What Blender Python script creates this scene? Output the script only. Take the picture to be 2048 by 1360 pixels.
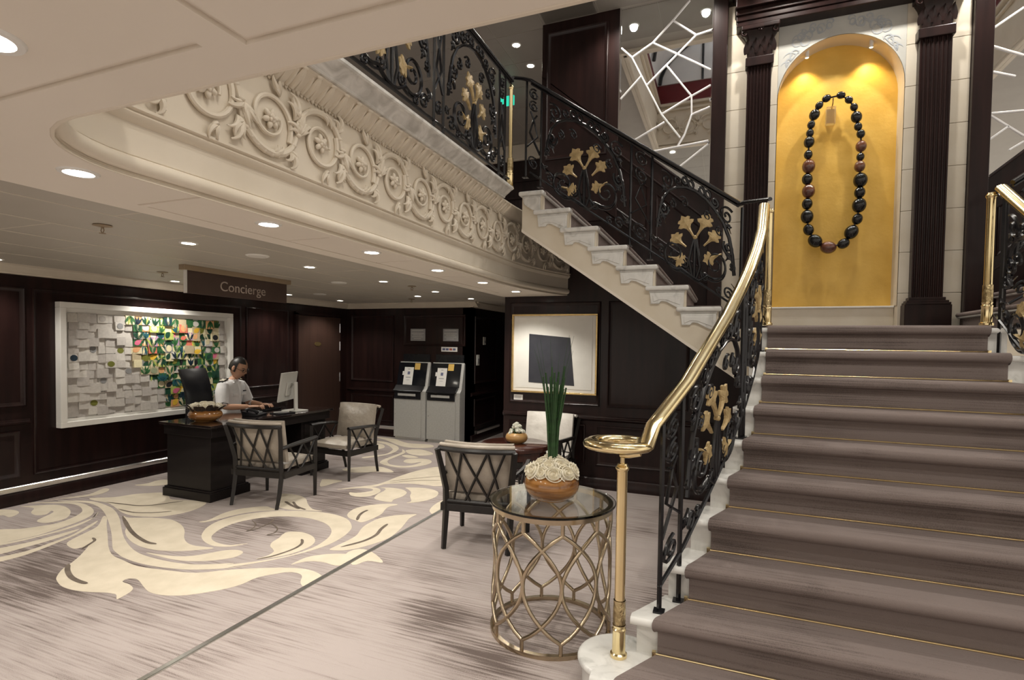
import bpy, bmesh, math, random
from mathutils import Vector, Matrix
from math import sin, cos, pi, radians, sqrt, atan2
random.seed(7)
for o in list(bpy.data.objects): bpy.data.objects.remove(o, do_unlink=True)
scene = bpy.context.scene
COL = scene.collection

# ------------------------------------------------------------------ camera
cam_d = bpy.data.cameras.new('camera'); cam = bpy.data.objects.new('camera', cam_d); COL.objects.link(cam)
R_ = Vector((0.9285378, 0.3709382, 0.0149108)); U_ = Vector((-0.0248324, 0.0219854, 0.9994498)); F_ = Vector((-0.3704063, 0.9283973, -0.0296256))
cam.matrix_world = Matrix(((R_.x, U_.x, -F_.x, 0), (R_.y, U_.y, -F_.y, 0), (R_.z, U_.z, -F_.z, 1.546), (0, 0, 0, 1)))
cam_d.sensor_width = 36.0; cam_d.lens = 36.0 * 1074.74 / 2048.0; cam_d.shift_y = 43.06 / 2048.0
cam_d.clip_start = 0.05; cam_d.clip_end = 100
scene.camera = cam

# ------------------------------------------------------------------ world, exposure
w = bpy.data.worlds.new('world'); scene.world = w; w.use_nodes = True
w.node_tree.nodes['Background'].inputs[0].default_value = (1.0, 0.91, 0.81, 1)
w.node_tree.nodes['Background'].inputs[1].default_value = 0.85
vs = scene.view_settings
vs.view_transform = 'Standard'; vs.look = 'None'; vs.gamma = 1.0; vs.use_curve_mapping = False; vs.exposure = 0.28
LOW_W = 25.0      # lower downlights, watts
UP_W = 58.0       # upper deck downlights, watts

# ------------------------------------------------------------------ materials
def lin(c):
    return tuple((v/12.92 if v <= .04045 else ((v+.055)/1.055)**2.4) for v in c)
def srgb(r, g, b): return lin((r/255, g/255, b/255))
MATS = {}
def mat(name, col, rough=.5, metal=0., col2=None, scale=(5, 5, 5), noise='NOISE', detail=4., lo=.35, hi=.65, bump=0., bscale=None, coat=0., spec=.5, emit=0., trans=0., ior=1.45, distort=0., col3=None):
    m = bpy.data.materials.new(name); m.use_nodes = True; nt = m.node_tree; N = nt.nodes; L = nt.links
    b = N['Principled BSDF']
    b.inputs['Base Color'].default_value = (*col, 1); b.inputs['Roughness'].default_value = rough; b.inputs['Metallic'].default_value = metal
    b.inputs['Specular IOR Level'].default_value = spec; b.inputs['Coat Weight'].default_value = coat; b.inputs['Coat Roughness'].default_value = .12
    b.inputs['Transmission Weight'].default_value = trans; b.inputs['IOR'].default_value = ior
    if emit: b.inputs['Emission Color'].default_value = (*col, 1); b.inputs['Emission Strength'].default_value = emit
    tc = N.new('ShaderNodeTexCoord')
    if col2 is not None:
        mp = N.new('ShaderNodeMapping'); mp.inputs['Scale'].default_value = scale; L.new(tc.outputs['Object'], mp.inputs['Vector'])
        if noise == 'WAVE':
            t = N.new('ShaderNodeTexWave'); t.inputs['Scale'].default_value = 1; t.inputs['Distortion'].default_value = distort or 6; t.inputs['Detail'].default_value = detail
        elif noise == 'VORO':
            t = N.new('ShaderNodeTexVoronoi'); t.inputs['Scale'].default_value = 1
        else:
            t = N.new('ShaderNodeTexNoise'); t.inputs['Scale'].default_value = 1; t.inputs['Detail'].default_value = detail; t.inputs['Distortion'].default_value = distort
        L.new(mp.outputs[0], t.inputs['Vector'])
        cr = N.new('ShaderNodeValToRGB'); cr.color_ramp.elements[0].position = lo; cr.color_ramp.elements[1].position = hi
        cr.color_ramp.elements[0].color = (*col, 1); cr.color_ramp.elements[1].color = (*col2, 1)
        if col3 is not None:
            e = cr.color_ramp.elements.new((lo+hi)/2); e.color = (*col3, 1)
        L.new(t.outputs['Color' if noise != 'VORO' else 'Distance'] if noise == 'VORO' else t.outputs[0], cr.inputs[0]); L.new(cr.outputs[0], b.inputs['Base Color'])
    if bump:
        mp2 = N.new('ShaderNodeMapping'); mp2.inputs['Scale'].default_value = bscale or scale; L.new(tc.outputs['Object'], mp2.inputs['Vector'])
        t2 = N.new('ShaderNodeTexNoise'); t2.inputs['Scale'].default_value = 1; t2.inputs['Detail'].default_value = 3; L.new(mp2.outputs[0], t2.inputs['Vector'])
        bp = N.new('ShaderNodeBump'); bp.inputs['Strength'].default_value = bump; bp.inputs['Distance'].default_value = .01
        L.new(t2.outputs[0], bp.inputs['Height']); L.new(bp.outputs[0], b.inputs['Normal'])
    MATS[name] = m
    return m
M = MATS
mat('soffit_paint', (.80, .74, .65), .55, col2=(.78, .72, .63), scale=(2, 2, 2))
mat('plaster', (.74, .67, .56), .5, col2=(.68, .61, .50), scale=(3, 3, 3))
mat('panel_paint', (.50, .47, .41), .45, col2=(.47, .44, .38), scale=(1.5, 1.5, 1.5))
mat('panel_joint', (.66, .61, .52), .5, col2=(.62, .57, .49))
mat('crown_paint', (.62, .56, .46), .5, col2=(.58, .52, .43))
mat('dark_wood', (.011, .0048, .0046), .34, col2=(.020, .0085, .0075), scale=(14, 14, 1.2), detail=6, coat=.14, spec=.28)
mat('door_wood', (.040, .022, .017), .35, col2=(.052, .028, .021), scale=(18, 18, 1.0), detail=6, coat=.2)
mat('desk_wood', (.007, .005, .005), .42, col2=(.011, .008, .008), scale=(3, 3, 20), coat=.08, spec=.3)
mat('desk_top', (.010, .007, .007), .04, col2=(.018, .012, .011), scale=(3, 20, 3), coat=1.0)
mat('chair_wood', (.008, .0068, .0062), .38, col2=(.013, .0105, .0095), scale=(20, 20, 4))
mat('table_wood', (.045, .014, .010), .18, col2=(.07, .022, .014), scale=(4, 18, 4), coat=.5)
mat('leather', (.34, .30, .25), .33, col2=(.42, .37, .31), scale=(9, 9, 9), bump=.35, bscale=(28, 28, 28))
mat('leather_light', (.62, .59, .54), .40, col2=(.70, .67, .62), scale=(9, 9, 9), bump=.5, bscale=(16, 16, 16))
mat('marble', (.50, .50, .48), .22, col2=(.74, .74, .715), scale=(9, 9, 9), detail=9, lo=.30, hi=.62, distort=1.2, col3=(.69, .69, .665))
mat('grey_marble', (.50, .49, .46), .25, col2=(.78, .77, .74), scale=(9, 9, 9), detail=9, lo=.3, hi=.66, distort=1.2)
mat('stone', (.72, .66, .55), .6, col2=(.66, .59, .47), scale=(3, 3, 3), detail=6)
mat('stone_joint', (.42, .37, .29), .8, col2=(.38, .33, .26))
mat('mural_ground', (.56, .56, .52), .7, col2=(.50, .50, .47), scale=(5, 5, 5))
mat('mural', (.38, .41, .44), .7, col2=(.46, .48, .49), scale=(14, 14, 14))
mat('gold_wall', (.78, .50, .11), .42, col2=(.70, .43, .08), scale=(5, 5, 5), detail=8, bump=.15, bscale=(30, 30, 30))
mat('brass', (.88, .74, .44), .16, 1.0, col2=(.84, .68, .37), scale=(20, 20, 6))
mat('brass_relief', (.62, .50, .28), .30, 1.0, col2=(.36, .28, .15), scale=(34, 34, 34), detail=5, bump=.9, bscale=(60, 60, 45))
mat('champagne', (.52, .43, .31), .22, 1.0, col2=(.46, .38, .27), scale=(20, 20, 20))
mat('iron', (.006, .006, .008), .22, col2=(.010, .010, .012), scale=(10, 10, 10), spec=.6)
mat('gilt', (.52, .39, .20), .45, .2, col2=(.38, .28, .13), scale=(30, 30, 30), bump=.4, bscale=(60, 60, 60))
mat('satin_silver', (.90, .90, .90), .35, .45, col2=(.86, .86, .87))
mat('chrome', (.85, .85, .86), .08, 1.0, col2=(.80, .80, .82))
mat('aluminium', (.72, .71, .68), .28, 1.0, col2=(.66, .65, .62), scale=(4, 60, 60))
mat('mirror', (.86, .87, .87), .02, 1.0, col2=(.84, .85, .85))
mat('glass', (.93, .98, .96), .02, trans=1.0, ior=1.48, col2=(.92, .97, .95))
mat('white_paint', (.80, .79, .75), .4, col2=(.76, .75, .71))
mat('paper', (.80, .79, .76), .7, col2=(.77, .76, .73))
mat('paper_art', (.80, .79, .74), .6, col2=(.76, .75, .70), scale=(8, 8, 8))
mat('print_dark', (.030, .032, .042), .35, col2=(.040, .042, .052), scale=(8, 8, 8))
mat('print_blue', (.10, .12, .22), .6, col2=(.14, .15, .25))
mat('print_grey', (.30, .30, .31), .7, col2=(.36, .36, .36))
mat('print_red', (.45, .12, .07), .6, col2=(.40, .10, .06))
mat('sticker', (.72, .48, .13), .4, col2=(.66, .43, .11))
mat('picture_gold', (.62, .45, .20), .25, .9, col2=(.52, .37, .16), scale=(20, 20, 20))
mat('kiosk_grey', (.42, .42, .40), .42, col2=(.38, .38, .36), scale=(40, 40, 40))
mat('kiosk_side', (.55, .55, .53), .42, col2=(.51, .51, .49), scale=(40, 40, 40))
mat('black_plastic', (.008, .008, .010), .25, col2=(.014, .014, .016))
mat('black_glass', (.006, .007, .010), .06, col2=(.010, .011, .014), coat=.6)
mat('grey_plastic', (.58, .57, .53), .45, col2=(.54, .53, .49))
mat('sign_brown', (.070, .045, .037), .5, col2=(.080, .052, .043))
mat('sign_letter', (.58, .50, .44), .4, col2=(.36, .30, .25))
mat('sign_header', (.33, .25, .17), .5, col2=(.30, .23, .15))
mat('bowl_glaze', (.17, .065, .016), .12, col2=(.42, .20, .060), scale=(5, 5, 42), detail=5, lo=.36, hi=.62, coat=.8)
mat('bowl_pale', (.36, .19, .065), .2, col2=(.52, .32, .13), scale=(5, 5, 38), detail=5, coat=.5)
mat('petal', (.84, .80, .68), .6, col2=(.80, .74, .58), scale=(30, 30, 30))
mat('petal_white', (.80, .80, .74), .6, col2=(.72, .72, .62), scale=(30, 30, 30))
mat('stalk', (.020, .055, .018), .4, col2=(.030, .085, .026), scale=(10, 10, 40))
mat('leaf_dark', (.030, .024, .020), .5, col2=(.045, .035, .028), scale=(20, 20, 20))
mat('bead_black', (.004, .005, .005), .07, col2=(.012, .012, .011), scale=(14, 14, 14), coat=.2)
mat('bead_brown', (.085, .028, .016), .10, col2=(.16, .060, .030), scale=(16, 16, 16), coat=.8)
mat('acrylic', (.95, .93, .85), .05, trans=.9, col2=(.92, .9, .82))
mat('skin', (.50, .28, .18), .5, col2=(.54, .31, .20), scale=(12, 12, 12))
mat('shirt', (.80, .80, .80), .7, col2=(.74, .74, .75), scale=(9, 9, 9), bump=.6, bscale=(14, 14, 14))
mat('trousers', (.012, .012, .016), .7, col2=(.016, .016, .02))
mat('hair', (.008, .007, .006), .45, col2=(.016, .013, .011), scale=(60, 60, 60))
mat('vault_white', (.80, .80, .80), .6, col2=(.75, .76, .77))
mat('vault_red', (.16, .012, .016), .5, col2=(.13, .01, .013))
mat('upper_tile', (.30, .28, .25), .45, col2=(.27, .25, .22), scale=(2, 2, 2))
mat('upper_joint', (.42, .39, .35), .5, col2=(.40, .37, .33))
mat('exit_green', (.02, .45, .30), .5, emit=1.2)
mat('lamp_glow', (1.0, .93, .80), .5, emit=26.0)
mat('niche_glow', (1.0, .80, .42), .5, emit=14.0)

def carpet_mat(name, light, mid, dark, sx, sy, blotch, blobs=()):
    m = bpy.data.materials.new(name); m.use_nodes = True; nt = m.node_tree; N = nt.nodes; L = nt.links; b = N['Principled BSDF']
    b.inputs['Roughness'].default_value = .95; b.inputs['Specular IOR Level'].default_value = .1
    tc = N.new('ShaderNodeTexCoord')
    def noise(sc, det=4., dist=0., rough=.55):
        mp = N.new('ShaderNodeMapping'); mp.inputs['Scale'].default_value = sc; L.new(tc.outputs['Object'], mp.inputs[0])
        t = N.new('ShaderNodeTexNoise'); t.inputs['Scale'].default_value = 1; t.inputs['Detail'].default_value = det; t.inputs['Distortion'].default_value = dist; t.inputs['Roughness'].default_value = rough
        L.new(mp.outputs[0], t.inputs[0]); return t.outputs[0]
    st = noise((sx, sy, sy), 5.); bl = noise((blotch, blotch*1.7, blotch), 3., .3); fi = noise((260, 260, 260), 2.)
    def math_(op, a, c):
        n = N.new('ShaderNodeMath'); n.operation = op
        for i, v in enumerate((a, c)):
            if isinstance(v, (int, float)): n.inputs[i].default_value = v
            else: L.new(v, n.inputs[i])
        return n.outputs[0]
    v = math_('ADD', math_('MULTIPLY', st, .42), math_('MULTIPLY', bl, .42))
    v = math_('ADD', v, math_('MULTIPLY', fi, .22))
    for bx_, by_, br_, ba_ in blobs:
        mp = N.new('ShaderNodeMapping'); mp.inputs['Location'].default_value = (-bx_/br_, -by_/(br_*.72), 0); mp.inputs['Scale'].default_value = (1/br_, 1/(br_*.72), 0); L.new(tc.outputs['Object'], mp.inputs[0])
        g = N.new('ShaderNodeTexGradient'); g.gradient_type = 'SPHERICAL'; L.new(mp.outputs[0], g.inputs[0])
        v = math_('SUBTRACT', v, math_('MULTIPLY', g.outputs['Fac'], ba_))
    cr = N.new('ShaderNodeValToRGB'); E = cr.color_ramp.elements
    E[0].position = .39; E[0].color = (*dark, 1); E[1].position = .55; E[1].color = (*light, 1)
    e = E.new(.47); e.color = (*mid, 1)
    L.new(v, cr.inputs[0]); L.new(cr.outputs[0], b.inputs['Base Color'])
    bp = N.new('ShaderNodeBump'); bp.inputs['Strength'].default_value = .35; bp.inputs['Distance'].default_value = .004; L.new(fi, bp.inputs['Height']); L.new(bp.outputs[0], b.inputs['Normal'])
    MATS[name] = m
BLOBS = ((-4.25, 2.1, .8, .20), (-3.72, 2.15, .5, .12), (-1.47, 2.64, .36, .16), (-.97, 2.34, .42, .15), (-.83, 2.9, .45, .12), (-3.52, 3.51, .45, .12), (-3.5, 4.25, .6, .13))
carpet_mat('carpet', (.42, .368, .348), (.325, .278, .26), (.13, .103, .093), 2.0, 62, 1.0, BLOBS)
carpet_mat('stair_carpet', (.205, .168, .156), (.152, .123, .114), (.085, .068, .062), 1.5, 110, 1.4)
mat('carpet_cream', (.70, .625, .50), .95, col2=(.63, .56, .44), scale=(7, 7, 7), detail=6, spec=.1, bump=.3, bscale=(260, 260, 260))
mat('carpet_dark', (.13, .105, .085), .95, col2=(.19, .155, .125), scale=(9, 9, 9), detail=6, spec=.1)

# ------------------------------------------------------------------ mesh helpers
WM = {}           # world matrix of every object we make
def wm(o): return WM.get(o.name, Matrix.Identity(4)) if o else Matrix.Identity(4)
def tag(o, label=None, cat=None, group=None, kind=None):
    if label: o['label'] = label
    if cat: o['category'] = cat
    if group: o['group'] = group
    if kind: o['kind'] = kind
    return o
def thing(name, label, cat, loc=(0, 0, 0), rz=0., group=None, kind=None):
    o = bpy.data.objects.new(name, None); COL.objects.link(o); o.empty_display_size = .05
    o.location = loc; o.rotation_euler = (0, 0, rz); WM[o.name] = Matrix.Translation(loc) @ Matrix.Rotation(rz, 4, 'Z')
    return tag(o, label, cat, group, kind)
def link(o, parent=None, world=None):
    COL.objects.link(o); o.parent = parent
    WM[o.name] = world if world is not None else wm(parent)
    return o
class MB:
    def __init__(s): s.v = []; s.f = []; s.mi = []
    def add(s, vs, fs, mi=0):
        n = len(s.v); s.v += [tuple(v) for v in vs]; s.f += [tuple(i+n for i in f) for f in fs]; s.mi += [mi]*len(fs); return s
    def box(s, x0, x1, y0, y1, z0, z1, mi=0):
        return s.add([(x0, y0, z0), (x1, y0, z0), (x1, y1, z0), (x0, y1, z0), (x0, y0, z1), (x1, y0, z1), (x1, y1, z1), (x0, y1, z1)],
                     [(0, 3, 2, 1), (4, 5, 6, 7), (0, 1, 5, 4), (1, 2, 6, 5), (2, 3, 7, 6), (3, 0, 4, 7)], mi)
    def obox(s, c, sx, sy, sz, mtx=None, mi=0):
        b = MB().box(-sx/2, sx/2, -sy/2, sy/2, -sz/2, sz/2); mm = Matrix.Translation(c) @ (mtx.to_4x4() if mtx else Matrix.Identity(4))
        return s.add([mm @ Vector(v) for v in b.v], b.f, mi)
    def beam(s, a, b, wx, wy, up=(0, 0, 1), mi=0):
        a = Vector(a); b = Vector(b); d = (b-a).normalized(); up = Vector(up)
        if abs(d.dot(up)) > .99: up = Vector((0, 1, 0))
        x = d.cross(up).normalized(); y = x.cross(d)
        vs = [p + x*i*wx/2 + y*j*wy/2 for p in (a, b) for i, j in ((-1, -1), (1, -1), (1, 1), (-1, 1))]
        return s.add(vs, [(0, 1, 2, 3), (7, 6, 5, 4), (0, 4, 5, 1), (1, 5, 6, 2), (2, 6, 7, 3), (3, 7, 4, 0)], mi)
    def tube(s, pts, r, n=6, closed=False, mi=0, flat=1., cap=True):
        P = [Vector(p) for p in pts]; m = len(P); rr = r if isinstance(r, (list, tuple)) else [r]*m
        vs = []; up = None
        for i in range(m):
            if closed: d = P[(i+1) % m]-P[i-1]
            else: d = P[min(i+1, m-1)]-P[max(i-1, 0)]
            if d.length < 1e-9: d = Vector((0, 0, 1))
            d.normalize()
            if up is None: up = Vector((0, 0, 1)) if abs(d.z) < .9 else Vector((0, 1, 0))
            x = d.cross(up)
            if x.length < 1e-4: x = d.orthogonal()
            x.normalize(); y = x.cross(d); up = y
            for k in range(n):
                a = 2*pi*k/n; vs.append(P[i] + (x*cos(a)*flat + y*sin(a))*rr[i])
        fs = []
        for i in range(m if closed else m-1):
            j = (i+1) % m
            for k in range(n): fs.append((i*n+k, i*n+(k+1) % n, j*n+(k+1) % n, j*n+k))
        if cap and not closed: fs.append(tuple(range(n-1, -1, -1))); fs.append(tuple((m-1)*n+k for k in range(n)))
        return s.add(vs, fs, mi)
    def lathe(s, prof, c=(0, 0, 0), n=24, mi=0, arc=2*pi):
        vs = []; fs = []; m = len(prof); full = abs(arc-2*pi) < 1e-6; nn = n if full else n+1
        for r, z in prof:
            for k in range(nn):
                a = arc*k/n; vs.append((c[0]+r*cos(a), c[1]+r*sin(a), c[2]+z))
        for i in range(m-1):
            for k in range(n):
                k2 = (k+1) % nn; fs.append((i*nn+k, i*nn+k2, (i+1)*nn+k2, (i+1)*nn+k))
        return s.add(vs, fs, mi)
    def ball(s, c, rx, ry=None, rz=None, n=10, m=7, mtx=None, mi=0):
        ry = ry or rx; rz = rz or rx; vs = []; fs = []; c = Vector(c)
        for i in range(m+1):
            t = pi*i/m
            for k in range(n):
                a = 2*pi*k/n; p = Vector((rx*sin(t)*cos(a), ry*sin(t)*sin(a), rz*cos(t))); vs.append(c + (mtx @ p if mtx else p))
        for i in range(m):
            for k in range(n): fs.append((i*n+k, (i+1)*n+k, (i+1)*n+(k+1) % n, i*n+(k+1) % n))
        return s.add(vs, fs, mi)
    def prism(s, poly, fn, t0, t1, mi=0):
        # poly: 2D outline, fn(u, v, t) -> 3D
        n = len(poly); vs = [fn(u, v, t0) for u, v in poly] + [fn(u, v, t1) for u, v in poly]
        fs = [tuple(range(n-1, -1, -1)), tuple(range(n, 2*n))] + [(i, (i+1) % n, n+(i+1) % n, n+i) for i in range(n)]
        return s.add(vs, fs, mi)
    def skinrows(s, rows, closed_u=False, mi=0):
        n = len(rows[0]); vs = [p for r in rows for p in r]; fs = []
        for i in range(len(rows)-1):
            for k in range(n if closed_u else n-1):
                fs.append((i*n+k, i*n+(k+1) % n, (i+1)*n+(k+1) % n, (i+1)*n+k))
        return s.add(vs, fs, mi)
    def xform(s, m):
        s.v = [tuple(m @ Vector(v)) for v in s.v]; return s
    def merge(s, o, m=None):
        return s.add([(m @ Vector(v)) if m else v for v in o.v], o.f) if True else s
    def mesh(s, name, mats, smooth=None, inv=None):
        me = bpy.data.meshes.new(name); vs = s.v if inv is None else [tuple(inv @ Vector(v)) for v in s.v]
        me.from_pydata(vs, [], s.f); 
        for m in (mats if isinstance(mats, (list, tuple)) else [mats]): me.materials.append(MATS[m])
        if any(s.mi): me.polygons.foreach_set('material_index', s.mi)
        bm = bmesh.new(); bm.from_mesh(me); bmesh.ops.recalc_face_normals(bm, faces=bm.faces); bm.to_mesh(me); bm.free()
        if smooth is not None:
            me.polygons.foreach_set('use_smooth', [True]*len(me.polygons)); me.set_sharp_from_angle(angle=radians(smooth))
        me.update(); return me
    def build(s, name, mats, parent=None, smooth=None, local=False, bevel=0., seg=2):
        inv = None if (local or parent is None) else wm(parent).inverted()
        o = bpy.data.objects.new(name, s.mesh(name, mats, smooth, inv)); link(o, parent)
        if bevel:
            b = o.modifiers.new('bevel', 'BEVEL'); b.width = bevel; b.segments = seg; b.limit_method = 'ANGLE'; b.angle_limit = radians(40)
        return o
def inst(o, parent, mtx, name=None):
    """copy of one mesh object placed by a matrix relative to parent"""
    c = o.copy(); c.name = name or o.name.split('.')[0]; c.parent = parent; c.matrix_basis = mtx; COL.objects.link(c); WM[c.name] = wm(parent) @ mtx
    return c
def copy_tree(root, loc, rz, label=None, group=None):
    r = root.copy(); COL.objects.link(r); r.location = loc; r.rotation_euler = (0, 0, rz); WM[r.name] = Matrix.Translation(loc) @ Matrix.Rotation(rz, 4, 'Z')
    if label: r['label'] = label
    if group: r['group'] = group
    for ch in list(root.children):
        c = ch.copy(); COL.objects.link(c); c.parent = r
        for g in list(ch.children):
            d = g.copy(); COL.objects.link(d); d.parent = c
    return r
def one(name, mb, mats, label, cat, smooth=None, bevel=0., kind=None, group=None):
    o = mb.build(name, mats, None, smooth, bevel=bevel); return tag(o, label, cat, group, kind)
def cat_rom(pts, k=5, closed=True):
    n = len(pts); out = []
    for i in range(n if closed else n-1):
        p0 = pts[i-1] if closed or i else pts[0]; p1 = pts[i]; p2 = pts[(i+1) % n]; p3 = pts[(i+2) % n] if closed or i+2 < n else pts[-1]
        for j in range(k):
            t = j/k; q = []
            for a, b, c, d in zip(p0, p1, p2, p3):
                q.append(.5*(2*b+(c-a)*t+(2*a-5*b+4*c-d)*t*t+(3*b-a-3*c+d)*t**3))
            out.append(tuple(q))
    if not closed: out.append(tuple(pts[-1]))
    return out
ORD = ['first', 'second', 'third', 'fourth', 'fifth', 'sixth', 'seventh', 'eighth', 'ninth', 'tenth', 'eleventh', 'twelfth']
def spot(parent, loc, watts, col=(1, .94, .85), size=130, blend=.6, rad=.04, to=(0, 0, -1)):
    l = bpy.data.lights.new('spot', 'SPOT'); l.energy = watts; l.color = col; l.spot_size = radians(size); l.spot_blend = blend; l.shadow_soft_size = rad
    o = bpy.data.objects.new('spot', l); COL.objects.link(o); o.parent = parent; o.location = loc
    o.rotation_euler = Vector(to).to_track_quat('-Z', 'Y').to_euler(); return o
LAMP = {}
def downlight(x, y, z, watts, label, group, r=.042, size=130):
    t = thing('downlight', label, 'downlight', (x, y, z), 0, group)
    if 'ring' not in LAMP:
        LAMP['ring'] = MB().lathe([(r*1.0, -.001), (r*1.05, -.006), (r*1.35, -.006), (r*1.42, -.002), (r*1.42, .002), (r, .002)], n=24).mesh('trim_ring', 'white_paint', 40)
        LAMP['lens'] = MB().lathe([(.0001, -.003), (r*.6, -.0035), (r, -.002), (r, .001)], n=20).mesh('lens', 'lamp_glow', 60)
    for n in ('ring', 'lens'):
        o = bpy.data.objects.new('trim_ring' if n == 'ring' else 'lens', LAMP[n]); link(o, t)
    spot(t, (0, 0, -.02), watts, size=size)
    return t
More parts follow.
